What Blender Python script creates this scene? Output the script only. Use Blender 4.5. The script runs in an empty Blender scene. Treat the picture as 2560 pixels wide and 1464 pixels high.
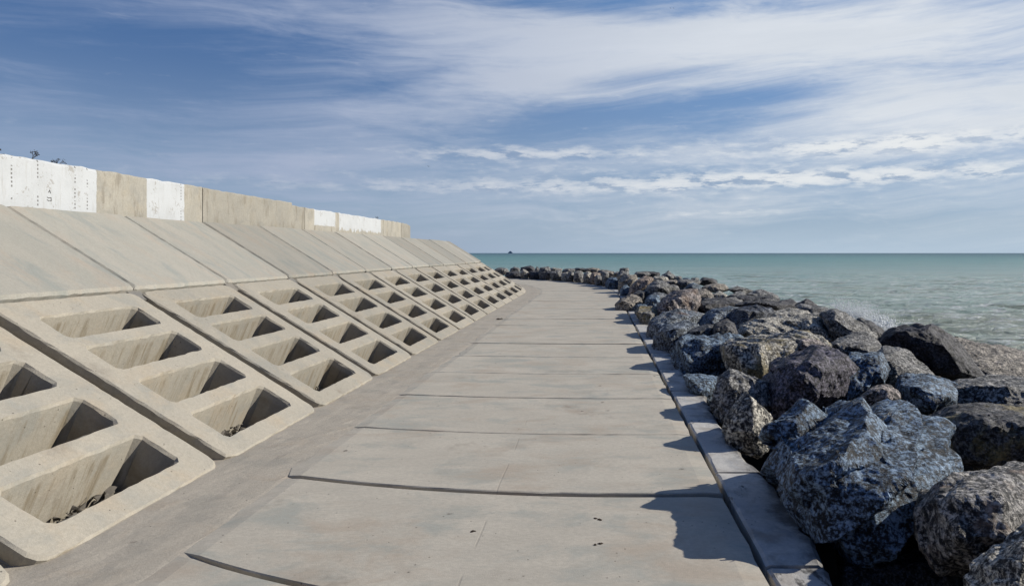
import bpy, bmesh, math, random
import numpy as np
from mathutils import Vector, Matrix, Euler
C = bpy.context.scene.collection
scene = bpy.context.scene
R = math.radians
random.seed(7)
RNG = np.random.default_rng(11)

# ------------------------------------------------------------------ camera
F, PX, PY, EYE = 1700.0, 1490.0, 632.0, 1.65          # focal length and axis in photo pixels, eye height
cd = bpy.data.cameras.new('camera')
cam = bpy.data.objects.new('camera', cd); C.objects.link(cam)
cam.location = (0, 0, EYE); cam.rotation_euler = (R(90), 0, 0)
cd.sensor_fit = 'HORIZONTAL'; cd.sensor_width = 36.0
cd.lens = 36.0 * F / 2560
cd.shift_x = (1280 - PX) / 2560.0
cd.shift_y = (PY - 732) / 2560.0
cd.clip_start = 0.05; cd.clip_end = 30000
scene.camera = cam

# ------------------------------------------------------------------ light
SUN_EL, SUN_AZ = 28.5, 13.0      # azimuth from +X towards +Y
sl = bpy.data.lights.new('sun', 'SUN'); sl.energy = 5.0; sl.angle = R(0.5); sl.color = (1.0, 0.945, 0.85)
so = bpy.data.objects.new('sun', sl); C.objects.link(so)
L = Vector((math.cos(R(SUN_EL)) * math.cos(R(SUN_AZ)), math.cos(R(SUN_EL)) * math.sin(R(SUN_AZ)), math.sin(R(SUN_EL))))
so.rotation_euler = L.to_track_quat('Z', 'Y').to_euler(); so.location = (30, 10, 30)
scene.view_settings.view_transform = 'Standard'; scene.view_settings.look = 'None'
scene.view_settings.exposure = 0.0; scene.view_settings.gamma = 1.0


# ------------------------------------------------------------------ node helper
class N:
    def __init__(s, tree):
        s.t = tree; s.n = tree.nodes; s.l = tree.links
    def node(s, typ, **kw):
        x = s.n.new(typ)
        for k, v in kw.items(): setattr(x, k, v)
        return x
    def put(s, sock, v):
        if v is None: return
        if hasattr(v, 'is_output') or isinstance(v, bpy.types.NodeSocket): s.l.new(v, sock)
        else:
            try: sock.default_value = v
            except Exception: sock.default_value = (*v, 1.0)
    def m(s, op, a, b=None, c=None, clamp=False):
        x = s.node('ShaderNodeMath', operation=op, use_clamp=clamp)
        s.put(x.inputs[0], a); s.put(x.inputs[1], b); s.put(x.inputs[2], c)
        return x.outputs[0]
    def vm(s, op, a, b=None):
        x = s.node('ShaderNodeVectorMath', operation=op); s.put(x.inputs[0], a); s.put(x.inputs[1], b)
        return x.outputs[0]
    def xyz(s, v):
        x = s.node('ShaderNodeSeparateXYZ'); s.put(x.inputs[0], v); return x.outputs
    def comb(s, x_, y_, z_=0.0):
        x = s.node('ShaderNodeCombineXYZ'); s.put(x.inputs[0], x_); s.put(x.inputs[1], y_); s.put(x.inputs[2], z_)
        return x.outputs[0]
    def noise(s, v, scale=5, detail=4, rough=0.55, w=None, dist=0.0, col=False):
        x = s.node('ShaderNodeTexNoise')
        if w is not None:
            x.noise_dimensions = '4D'; s.put(x.inputs['W'], w)
        s.put(x.inputs['Vector'], v); s.put(x.inputs['Scale'], scale); s.put(x.inputs['Detail'], detail)
        s.put(x.inputs['Roughness'], rough); s.put(x.inputs['Distortion'], dist)
        return x.outputs['Color' if col else 'Fac']
    def vor(s, v, scale=5, feature='F1', out='Distance', rnd=1.0):
        x = s.node('ShaderNodeTexVoronoi', feature=feature); s.put(x.inputs['Vector'], v); s.put(x.inputs['Scale'], scale)
        s.put(x.inputs['Randomness'], rnd)
        return x.outputs[out]
    def ramp(s, f, lo, hi, a=0.0, b=1.0, smooth=True):
        x = s.node('ShaderNodeMapRange', interpolation_type='SMOOTHSTEP' if smooth else 'LINEAR')
        s.put(x.inputs['Value'], f); s.put(x.inputs['From Min'], lo); s.put(x.inputs['From Max'], hi)
        s.put(x.inputs['To Min'], a); s.put(x.inputs['To Max'], b)
        return x.outputs['Result']
    def mix(s, f, a, b, mode='MIX'):
        x = s.node('ShaderNodeMix', data_type='RGBA', blend_type=mode)
        s.put(x.inputs['Factor'], f); s.put(x.inputs[6], a); s.put(x.inputs[7], b)
        return x.outputs[2]
    def bump(s, h, strength=0.3, dist=0.02, normal=None):
        x = s.node('ShaderNodeBump'); s.put(x.inputs['Height'], h); s.put(x.inputs['Strength'], strength)
        s.put(x.inputs['Distance'], dist); s.put(x.inputs['Normal'], normal)
        return x.outputs[0]


def srgb(r, g, b):
    f = lambda c: (c / 255 / 12.92) if c <= 10 else ((c / 255 + 0.055) / 1.055) ** 2.4
    return (f(r), f(g), f(b), 1.0)


# ------------------------------------------------------------------ world: sky with cirrus
w = bpy.data.worlds.new('World'); scene.world = w; w.use_nodes = True
t = N(w.node_tree); t.n.clear()
BG = 0.1
tc = t.node('ShaderNodeTexCoord').outputs['Generated']
dx, dy, dz = t.xyz(tc)
hyp = t.m('SQRT', t.m('ADD', t.m('MULTIPLY', dx, dx), t.m('MULTIPLY', dy, dy)))
az = t.m('ARCTAN2', dx, dy)
el = t.m('DIVIDE', dz, t.m('MAXIMUM', hyp, 0.02))
sky = t.node('ShaderNodeTexSky', sky_type='NISHITA', sun_disc=False)
sky.sun_elevation = R(SUN_EL); sky.sun_rotation = R(90 - SUN_AZ); sky.altitude = 0
sky.air_density = 1.0; sky.dust_density = 0.7; sky.ozone_density = 3.0


def pos(px, py):
    a = math.atan((px - PX) / F)
    return a, (PY - py) / F * math.cos(a)


def blob(px, py, sx, sy, wgt, tilt=0.0):
    a0, e0 = pos(px, py); sx /= F; sy /= F
    u = t.m('SUBTRACT', az, a0); v = t.m('SUBTRACT', el, e0)
    c, s = math.cos(R(tilt)), math.sin(R(tilt))
    ur = t.m('MULTIPLY_ADD', u, c / sx, t.m('MULTIPLY', v, s / sx))
    vr = t.m('MULTIPLY_ADD', v, c / sy, t.m('MULTIPLY', u, -s / sy))
    q = t.m('ADD', t.m('MULTIPLY', ur, ur), t.m('MULTIPLY', vr, vr))
    g = t.m('DIVIDE', wgt, t.m('MULTIPLY_ADD', q, t.m('MULTIPLY_ADD', q, 0.5, 1.0), 1.0))
    return g


def total(items):
    acc = items[0]
    for i in items[1:]: acc = t.m('ADD', acc, i)
    return acc


warp = t.noise(t.comb(t.m('MULTIPLY', az, 3.0), t.m('MULTIPLY', el, 7.0), 3.1), 1.0, 2, 0.5)
warp = t.m('SUBTRACT', warp, 0.5)
elw = t.m('ADD', t.m('MULTIPLY_ADD', warp, 0.07, el), t.m('MULTIPLY', az, -0.05))
azw = t.m('MULTIPLY_ADD', warp, 0.5, az)
st1 = t.noise(t.comb(t.m('MULTIPLY', azw, 2.2), t.m('MULTIPLY', elw, 19.0), 0.4), 1.0, 7, 0.60)
st2 = t.noise(t.comb(t.m('MULTIPLY', azw, 8.0), t.m('MULTIPLY', elw, 60.0), 7.7), 1.0, 5, 0.62)
rip = t.noise(t.comb(t.m('MULTIPLY', az, 60.0), t.m('MULTIPLY', el, 130.0), 2.0), 1.0, 3, 0.6)
blobs = [blob(330, 130, 480, 140, -0.34, 10), blob(760, 90, 260, 60, -0.12, 8), blob(330, 330, 420, 60, -0.10, 4),
         blob(560, 40, 190, 22, 0.22, 8), blob(60, 190, 120, 60, 0.16, 18), blob(640, 215, 420, 34, 0.10, 8),
         blob(900, 290, 420, 45, 0.24, 5), blob(700, 400, 330, 30, 0.14, 2), blob(1150, 120, 420, 110, 0.42, 6), blob(760, 260, 420, 90, 0.12, 4),
         blob(1290, 230, 330, 50, 0.28, 10), blob(1750, 110, 520, 80, 0.50, 2), blob(2300, 110, 520, 120, 0.52, -2),
         blob(2350, 285, 300, 50, 0.60, 0), blob(1560, 25, 330, 26, -0.40, -3), blob(1640, 190, 330, 24, -0.42, 6),
         blob(1000, 195, 130, 22, -0.24, 18), blob(1420, 300, 420, 46, -0.36, 2), blob(2280, 160, 180, 24, -0.22, -3),
         blob(1900, 245, 160, 24, -0.22, 0), blob(1950, 390, 900, 22, 0.14, 0), blob(1750, 495, 900, 28, 0.02, 0),
         blob(900, 480, 500, 40, 0.10, 0), blob(1900, 560, 1200, 40, -0.10, 0), blob(2250, 345, 420, 26, 0.20, 2)]
dens = t.m('ADD', total(blobs), t.m('MULTIPLY_ADD', t.m('SUBTRACT', st1, 0.5), 1.5, 0.41))
dens = t.m('MULTIPLY_ADD', t.m('SUBTRACT', st2, 0.5), 0.85, dens)
dens = t.m('MULTIPLY_ADD', t.m('SUBTRACT', rip, 0.5), 0.10, dens)
cirrus = t.m('MULTIPLY', t.ramp(dens, 0.12, 1.18), t.m('MULTIPLY', t.ramp(el, 0.45, 1.3, 1.0, 0.25), t.ramp(t.m('ABSOLUTE', t.m('SUBTRACT', az, 0.25)), 1.15, 2.2, 1.0, 0.15)))
# low cumulus banks near the horizon
cum_n = t.noise(t.comb(t.m('MULTIPLY', az, 22.0), t.m('MULTIPLY', el, 85.0), 5.0), 1.0, 7, 0.62)
cum_up = t.noise(t.comb(t.m('MULTIPLY', az, 22.0), t.m('MULTIPLY', t.m('ADD', el, 0.010), 85.0), 5.0), 1.0, 7, 0.62)
banks = total([blob(1290, 386, 300, 20, 0.46, 1), blob(2250, 358, 380, 26, 0.55, 0), blob(2080, 442, 620, 24, 0.52, 0),
               blob(1380, 470, 420, 22, 0.30, 0), blob(1800, 530, 300, 9, 0.28, 2), blob(700, 455, 420, 14, 0.20, 0)])
cd_ = t.m('ADD', banks, t.m('MULTIPLY', t.m('SUBTRACT', cum_n, 0.5), 1.15))
cum = t.ramp(cd_, 0.10, 0.68)
shade = t.ramp(t.m('SUBTRACT', cum_up, cum_n), -0.02, 0.16)
# colours (scaled up because the background runs at BG)
k = 1.0 / BG
def cl(r, g, b, f=1.0): return tuple(c * k * f for c in srgb(r, g, b)[:3]) + (1.0,)
behind = t.ramp(t.m('ABSOLUTE', t.m('SUBTRACT', az, 0.25)), 1.15, 2.2)
side = t.m('MULTIPLY', t.ramp(az, -0.60, 0.35), t.m('SUBTRACT', 1.0, behind))
skyc = t.mix(1.0, sky.outputs[0], (0.60, 0.66, 0.80, 1), 'MULTIPLY')
low = t.mix(t.ramp(el, 0.0, 0.30), cl(158, 178, 202), cl(74, 110, 160))
low = t.mix(t.m('MULTIPLY', side, t.ramp(el, 0.0, 0.30, 0.55, 1.0)), low, t.mix(t.ramp(el, 0.0, 0.3), cl(168, 192, 216), cl(112, 152, 202)))
skyc = t.mix(0.75, skyc, low)
skyc = t.mix(t.m('MAXIMUM', t.m('MULTIPLY', behind, 0.8), t.ramp(el, 0.42, 1.1, 0, 0.8)), skyc, cl(40, 68, 118))
circ = t.mix(side, cl(160, 174, 202), cl(230, 234, 238))
body = t.ramp(st1, 0.35, 0.75)
circ = t.mix(t.m('MULTIPLY', body, 0.35), circ, t.mix(side, cl(172, 180, 202), cl(196, 204, 214)))
col = t.mix(t.m('MULTIPLY', cirrus, 0.88), skyc, circ)
cumc = t.mix(shade, t.mix(side, cl(186, 194, 210), cl(238, 240, 240)), t.mix(side, cl(140, 156, 184), cl(150, 168, 192)))
col = t.mix(t.m('MULTIPLY', cum, 0.8), col, cumc)
hz = t.m('MULTIPLY', t.ramp(el, 0.0, 0.055, 0.75, 0.0), t.m('MULTIPLY_ADD', behind, -0.6, 1.0))
col = t.mix(hz, col, t.mix(side, cl(146, 160, 184), cl(178, 198, 216)))
bg = t.node('ShaderNodeBackground'); t.put(bg.inputs['Color'], col); bg.inputs['Strength'].default_value = BG
wo = t.node('ShaderNodeOutputWorld'); t.l.new(bg.outputs[0], wo.inputs['Surface'])
w.cycles.sampling_method = 'MANUAL'; w.cycles.sample_map_resolution = 512


# ------------------------------------------------------------------ materials
def mat(name):
    m = bpy.data.materials.new(name); m.use_nodes = True
    n = N(m.node_tree); n.n.clear()
    b = n.node('ShaderNodeBsdfPrincipled'); o = n.node('ShaderNodeOutputMaterial')
    n.l.new(b.outputs[0], o.inputs[0])
    b.inputs['Roughness'].default_value = 0.85
    b.inputs['Specular IOR Level'].default_value = 0.25
    n.b = b
    return m, n


def concrete(name, base, alt, cool, warm, streak=(1, 1, 1), pits=True, rough=0.85, blotch=1.0, spots=0.0, world=False, bumpk=0.25, drips=False):
    """cast concrete: clouds of two tones, cool and warm stains, fine grain, pits"""
    m, n = mat(name)
    tcn = n.node('ShaderNodeTexCoord')
    p = n.node('ShaderNodeNewGeometry').outputs['Position'] if world else tcn.outputs['Object']
    oi = n.node('ShaderNodeObjectInfo')
    off = n.vm('SCALE', oi.outputs['Random']); off.node.inputs['Scale'].default_value = 37.0
    q = n.vm('ADD', p, off)
    qs = n.vm('MULTIPLY', q, streak)
    a = n.noise(qs, 1.7 * blotch, 6, 0.62)
    c = n.mix(n.ramp(a, 0.32, 0.68), base, alt)
    b1 = n.noise(n.vm('ADD', qs, (11, 3, 5)), 2.6 * blotch, 6, 0.66, dist=0.4)
    c = n.mix(n.ramp(b1, 0.47, 0.68, 0, 0.85), c, cool)
    b2 = n.noise(n.vm('ADD', qs, (-7, 13, 2)), 2.1 * blotch, 6, 0.66, dist=0.4)
    c = n.mix(n.ramp(b2, 0.49, 0.70, 0, 0.85), c, warm)
    fine = n.noise(n.vm('MULTIPLY', q, tuple(9 * s for s in streak)), 4.0, 5, 0.7)
    c = n.mix(n.ramp(fine, 0.30, 0.72, 0, 0.38), c, tuple(x * 0.55 for x in base[:3]) + (1,))
    grain = n.noise(q, 160, 2, 0.6)
    c = n.mix(n.ramp(grain, 0.3, 0.7, 0.22, 0.0), c, tuple(x * 0.4 for x in base[:3]) + (1,))
    # whole-slab tone shift
    c = n.mix(1.0, c, n.comb_rgb(oi.outputs['Random']) if False else c, 'MIX')
    tone = n.ramp(oi.outputs['Random'], 0, 1, 0.86, 1.08, smooth=False)
    tn = n.node('ShaderNodeVectorMath', operation='SCALE'); n.put(tn.inputs[0], c); n.put(tn.inputs['Scale'], tone)
    c = tn.outputs[0]
    h = n.m('MULTIPLY_ADD', fine, 0.5, n.m('MULTIPLY', grain, 0.25))
    if pits:
        v = n.vor(q, 14.0); sel = n.noise(q, 5.0, 1)
        pm = n.m('MULTIPLY', n.ramp(v, 0.05, 0.10, 1, 0), n.ramp(sel, 0.50, 0.60))
        c = n.mix(n.m('MULTIPLY', pm, 0.65), c, (0.05, 0.045, 0.04, 1))
        h = n.m('MULTIPLY_ADD', pm, -0.7, h)
    if spots:
        v = n.vor(n.vm('ADD', q, (3, 1, 0)), 3.1); wob = n.noise(q, 30, 4, 0.7)
        pick = n.ramp(n.noise(n.vm('ADD', q, (8, 2, 0)), 1.3, 2), 0.44, 0.60)
        sm = n.m('MULTIPLY', n.ramp(n.m('MULTIPLY_ADD', wob, 0.22, v), 0.13, 0.20, spots, 0), pick)
        v2 = n.vor(q, 11.0)
        sm = n.m('MAXIMUM', sm, n.m('MULTIPLY', n.ramp(v2, 0.05, 0.09, 0.7, 0), n.ramp(n.noise(n.vm('ADD', q, (1, 7, 0)), 2.7, 2), 0.50, 0.60)))
        c = n.mix(sm, c, (0.07, 0.055, 0.045, 1))
        bl = n.noise(n.vm('ADD', q, (5, 5, 5)), 1.1, 5, 0.7)
        c = n.mix(n.ramp(bl, 0.60, 0.76, 0, 0.45), c, (0.16, 0.125, 0.095, 1))
    if name.startswith('walkway'):
        gx, gy, gz = n.xyz(p)
        wav = n.m('MULTIPLY', n.m('SUBTRACT', n.noise(p, 0.8, 3), 0.5), 0.05)
        ln = n.m('ABSOLUTE', n.m('ADD', n.m('ADD', gx, wav), 0.68))
        lm = n.m('MULTIPLY', n.ramp(ln, 0.003, 0.008, 1, 0), n.m('MULTIPLY', n.ramp(gy, 6.0, 8.0, 1, 0), n.ramp(n.noise(n.vm('ADD', p, (2, 9, 0)), 1.4, 2), 0.46, 0.54)))
        c = n.mix(n.m('MULTIPLY', lm, 0.18), c, (0.15, 0.125, 0.10, 1)); h = n.m('MULTIPLY_ADD', lm, -0.3, h)
    n.put(n.b.inputs['Base Color'], c)
    n.put(n.b.inputs['Roughness'], n.ramp(a, 0.3, 0.7, rough - 0.12, rough + 0.05))
    n.put(n.b.inputs['Normal'], n.bump(h, bumpk, 0.012))
    return m, n, c, q


M_slab = concrete('walkway_concrete', (0.625, 0.57, 0.47, 1), (0.53, 0.485, 0.405, 1), (0.395, 0.405, 0.36, 1), (0.49, 0.41, 0.32, 1),
                  streak=(0.75, 1.25, 1), spots=0.85, world=True, blotch=0.9)[0]
M_mortar = concrete('mortar_strip_concrete', (0.53, 0.475, 0.39, 1), (0.455, 0.41, 0.34, 1), (0.37, 0.345, 0.295, 1), (0.46, 0.39, 0.305, 1),
                    spots=0.5, world=True, bumpk=0.5, blotch=1.3)[0]
M_patch = concrete('mortar_patch_concrete', (0.25, 0.235, 0.21, 1), (0.21, 0.20, 0.18, 1), (0.19, 0.185, 0.175, 1), (0.27, 0.24, 0.2, 1), bumpk=0.6)[0]
M_kerb = concrete('kerb_concrete', (0.62, 0.60, 0.56, 1), (0.52, 0.505, 0.475, 1), (0.36, 0.365, 0.37, 1), (0.30, 0.26, 0.22, 1), world=True, bumpk=0.5, blotch=1.4)
# black damp growth on the kerb, ragged along its outer edge
n, c, q = M_kerb[1], M_kerb[2], M_kerb[3]
gp = n.node('ShaderNodeNewGeometry').outputs['Position']
edge = n.ramp(n.m('ADD', n.xyz(gp)[0], n.m('MULTIPLY', n.noise(gp, 3.0, 6, 0.7), 0.55)), 1.38, 1.52)
blk = n.ramp(n.noise(n.vm('MULTIPLY', gp, (2.5, 1.0, 1)), 1.6, 6, 0.7), 0.57, 0.66)
n.put(n.b.inputs['Base Color'], n.mix(n.m('MULTIPLY', n.m('MAXIMUM', n.m('MULTIPLY', edge, 0.8), blk), 0.88), c, (0.03, 0.028, 0.026, 1)))
M_kerb = M_kerb[0]
M_cell = concrete('cell_panel_concrete', (0.44, 0.40, 0.325, 1), (0.39, 0.36, 0.30, 1), (0.33, 0.32, 0.28, 1), (0.43, 0.365, 0.275, 1), bumpk=0.5, spots=0.25)
# rain streaks down the cell walls (faces that lean into the slope)
n, c, q = M_cell[1], M_cell[2], M_cell[3]
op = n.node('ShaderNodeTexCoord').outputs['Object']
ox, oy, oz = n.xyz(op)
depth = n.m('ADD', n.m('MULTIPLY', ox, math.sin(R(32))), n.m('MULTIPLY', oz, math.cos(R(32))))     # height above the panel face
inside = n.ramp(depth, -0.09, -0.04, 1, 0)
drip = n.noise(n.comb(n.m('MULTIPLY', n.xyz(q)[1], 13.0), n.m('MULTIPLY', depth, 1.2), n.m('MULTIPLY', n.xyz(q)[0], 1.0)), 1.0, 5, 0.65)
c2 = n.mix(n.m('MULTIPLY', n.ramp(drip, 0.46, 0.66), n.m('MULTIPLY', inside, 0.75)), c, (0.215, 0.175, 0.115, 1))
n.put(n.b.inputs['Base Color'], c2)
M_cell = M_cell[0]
M_smooth = concrete('smooth_panel_concrete', (0.40, 0.375, 0.32, 1), (0.35, 0.34, 0.295, 1), (0.285, 0.30, 0.275, 1), (0.40, 0.345, 0.28, 1),
                    streak=(0.8, 2.2, 1.0), pits=False, bumpk=0.15, blotch=0.7)[0]

# parapet: bare concrete with paint where the wall was painted
def wall_material():
    m, n, c, q = concrete('parapet_concrete', (0.43, 0.40, 0.335, 1), (0.37, 0.35, 0.30, 1), (0.31, 0.30, 0.265, 1), (0.40, 0.36, 0.285, 1),
                          world=True, bumpk=0.5, blotch=1.2)
    p = n.node('ShaderNodeNewGeometry').outputs['Position']
    x, y, z = n.xyz(p)
    run = n.noise(n.comb(n.m('MULTIPLY', y, 5.0), n.m('MULTIPLY', z, 1.3), 4.0), 1.0, 7, 0.72)
    c = n.mix(n.ramp(run, 0.50, 0.64, 0, 0.75), c, (0.22, 0.195, 0.155, 1))
    wob = n.m('MULTIPLY', n.m('SUBTRACT', n.noise(p, 6.0, 5, 0.6), 0.5), 0.06)
    yw = n.m('ADD', y, wob)
    def band(a, b): return n.m('MULTIPLY', n.m('GREATER_THAN', yw, a), n.m('LESS_THAN', yw, b))
    solid = n.m('MAXIMUM', band(5.2, 8.74), band(9.72, 10.60))
    rag = n.m('MULTIPLY_ADD', n.noise(n.comb(n.m('MULTIPLY', y, 5.5), n.m('MULTIPLY', z, 1.0), 0), 1.0, 4, 0.7), 0.42, z)
    r1 = n.m('MULTIPLY', band(15.5, 16.75), n.m('GREATER_THAN', n.m('MULTIPLY_ADD', wob, 1.0, z), 2.29))
    r2 = n.m('MULTIPLY', band(17.0, 20.3), n.m('GREATER_THAN', rag, 2.45))
    paint = n.m('MAXIMUM', solid, n.m('MAXIMUM', r1, r2))
    chips = n.ramp(n.m('MULTIPLY_ADD', n.noise(p, 30, 4, 0.7), 0.5, n.m('MULTIPLY', n.noise(p, 4.0, 3), 0.5)), 0.575, 0.61)
    rows = None
    for yy in (7.47, 7.82, 8.38, 8.58, 10.52):
        d = n.m('ABSOLUTE', n.m('SUBTRACT', n.m('MULTIPLY_ADD', wob, 0.25, y), yy))
        zz = n.m('ABSOLUTE', n.m('SUBTRACT', n.m('FRACT', n.m('MULTIPLY', z, 22.0)), 0.5))
        hole = n.m('MULTIPLY', n.m('LESS_THAN', d, 0.010), n.m('LESS_THAN', zz, 0.26))
        hole = n.m('MULTIPLY', hole, n.m('GREATER_THAN', n.noise(n.comb(n.m('MULTIPLY', y, 3.0), n.m('MULTIPLY', z, 9.0), 1.0), 1.0, 2), 0.47))
        rows = hole if rows is None else n.m('MAXIMUM', rows, hole)
    wp = n.mix(n.ramp(n.noise(p, 3.0, 5, 0.65), 0.4, 0.75, 0, 0.5), (0.51, 0.525, 0.53, 1), (0.41, 0.42, 0.42, 1))
    wp = n.mix(n.m('MULTIPLY', chips, 0.7), wp, (0.30, 0.28, 0.25, 1))
    vst = n.noise(n.comb(n.m('MULTIPLY', y, 16.0), n.m('MULTIPLY', z, 1.6), 2.0), 1.0, 6, 0.7)
    wp = n.mix(n.ramp(vst, 0.54, 0.70, 0, 0.45), wp, (0.36, 0.345, 0.31, 1))
    c = n.mix(paint, c, wp)
    c = n.mix(n.m('MULTIPLY', rows, 0.8), c, (0.12, 0.11, 0.10, 1))
    n.put(n.b.inputs['Base Color'], c)
    return m
M_wall = wall_material()


def plain(name, colr, rough=0.8, var=0.4, scale=8):
    m, n = mat(name)
    p = n.node('ShaderNodeTexCoord').outputs['Object']
    a = n.noise(p, scale, 5, 0.65)
    n.put(n.b.inputs['Base Color'], n.mix(n.ramp(a, 0.3, 0.7), colr, tuple(x * (1 - var) for x in colr[:3]) + (1,)))
    n.b.inputs['Roughness'].default_value = rough
    n.put(n.b.inputs['Normal'], n.bump(n.noise(p, scale * 4, 4), 0.4, 0.01))
    return m
M_bank = plain('bank_earth', (0.20, 0.17, 0.13, 1))
M_rubble = plain('rubble_bed', (0.014, 0.0135, 0.013, 1), scale=3)  # near-black, so the bed carries the deep shade of the gaps in its colour
M_stem = plain('dry_stem', (0.05, 0.042, 0.03, 1))
M_mark = plain('dark_scratch', (0.10, 0.095, 0.09, 1))
M_weed = plain('seaweed_brown', (0.045, 0.03, 0.02, 1))
M_leaf = plain('dry_leaf', (0.28, 0.12, 0.04, 1))
M_chip = plain('stone_chip', (0.17, 0.155, 0.135, 1))
M_ship = plain('ship_hazed', (0.42, 0.50, 0.60, 1))  # distance haze mixed into the hull colour
M_bird = plain('bird_dark', (0.05, 0.05, 0.055, 1))
M_foam = plain('foam_white', (0.82, 0.84, 0.85, 1), var=0.05)


_n = N(M_foam.node_tree); _b = [x for x in _n.n if x.type == 'BSDF_PRINCIPLED'][0]; _o = [x for x in _n.n if x.type == 'OUTPUT_MATERIAL'][0]
_t = _n.node('ShaderNodeBsdfTranslucent'); _t.inputs['Color'].default_value = (0.9, 0.92, 0.93, 1)
_m = _n.node('ShaderNodeMixShader'); _m.inputs[0].default_value = 0.5
_n.l.new(_b.outputs[0], _m.inputs[1]); _n.l.new(_t.outputs[0], _m.inputs[2]); _n.l.new(_m.outputs[0], _o.inputs[0])


def rock_material(name, stain=None):
    m, n = mat(name)
    tcn = n.node('ShaderNodeTexCoord'); p = tcn.outputs['Object']
    oi = n.node('ShaderNodeObjectInfo')
    off = n.vm('SCALE', oi.outputs['Random']); off.node.inputs['Scale'].default_value = 51.0
    q = n.vm('ADD', p, off)
    big = n.noise(q, 1.6, 6, 0.65, dist=0.5)
    mid = n.noise(q, 7.0, 7, 0.72, dist=0.3)
    fine = n.noise(q, 34.0, 6, 0.8)
    band = n.noise(n.vm('MULTIPLY', q, (2.0, 4.0, 11.0)), 1.6, 6, 0.7, dist=0.6)
    val = n.m('MULTIPLY_ADD', mid, 0.26, n.m('MULTIPLY_ADD', fine, 0.74, n.m('MULTIPLY', band, 0.15)))
    c = n.mix(n.ramp(val, 0.528, 0.67), (0.010, 0.010, 0.0115, 1), (0.60, 0.58, 0.54, 1))
    c = n.mix(1.0, c, oi.outputs['Color'], 'MULTIPLY')
    lite = n.m('MULTIPLY', n.ramp(big, 0.5, 0.72), n.ramp(fine, 0.45, 0.62))
    c = n.mix(n.m('MULTIPLY', lite, 0.45), c, n.mix(1.0, (0.55, 0.54, 0.51, 1), oi.outputs['Color'], 'MULTIPLY'))
    crack = n.ramp(n.noise(n.vm('ADD', q, (9, 9, 9)), 3.2, 6, 0.7, dist=1.2), 0.485, 0.50)
    crack2 = n.ramp(n.noise(n.vm('ADD', q, (9, 9, 9)), 3.2, 6, 0.7, dist=1.2), 0.50, 0.515, 1, 0)
    ck = n.m('MULTIPLY', crack, crack2)
    c = n.mix(n.m('MULTIPLY', ck, 0.55), c, (0.02, 0.02, 0.02, 1))
    if stain:
        sm = n.ramp(n.noise(n.vm('ADD', q, (4, 2, 8)), 2.3, 6, 0.68), stain[1], stain[1] + 0.10)
        c = n.mix(n.m('MULTIPLY', sm, 0.8), c, n.mix(n.ramp(fine, 0.35, 0.65), tuple(x * 0.35 for x in stain[0][:3]) + (1,), stain[0]))
    n.put(n.b.inputs['Base Color'], c)
    n.put(n.b.inputs['Roughness'], n.ramp(fine, 0.3, 0.7, 0.45, 0.78))
    n.b.inputs['Specular IOR Level'].default_value = 0.3
    h = n.m('MULTIPLY_ADD', mid, 1.0, n.m('MULTIPLY_ADD', fine, 0.30, n.m('MULTIPLY', band, 0.9)))
    h = n.m('MULTIPLY_ADD', ck, -0.5, h)
    n.put(n.b.inputs['Normal'], n.bump(h, 0.8, 0.035))
    return m
M_rock = rock_material('granite')
M_rock_y = rock_material('granite_lichen', ((0.34, 0.27, 0.12, 1), 0.50))
M_rock_r = rock_material('granite_rust', ((0.34, 0.235, 0.17, 1), 0.52))


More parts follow.
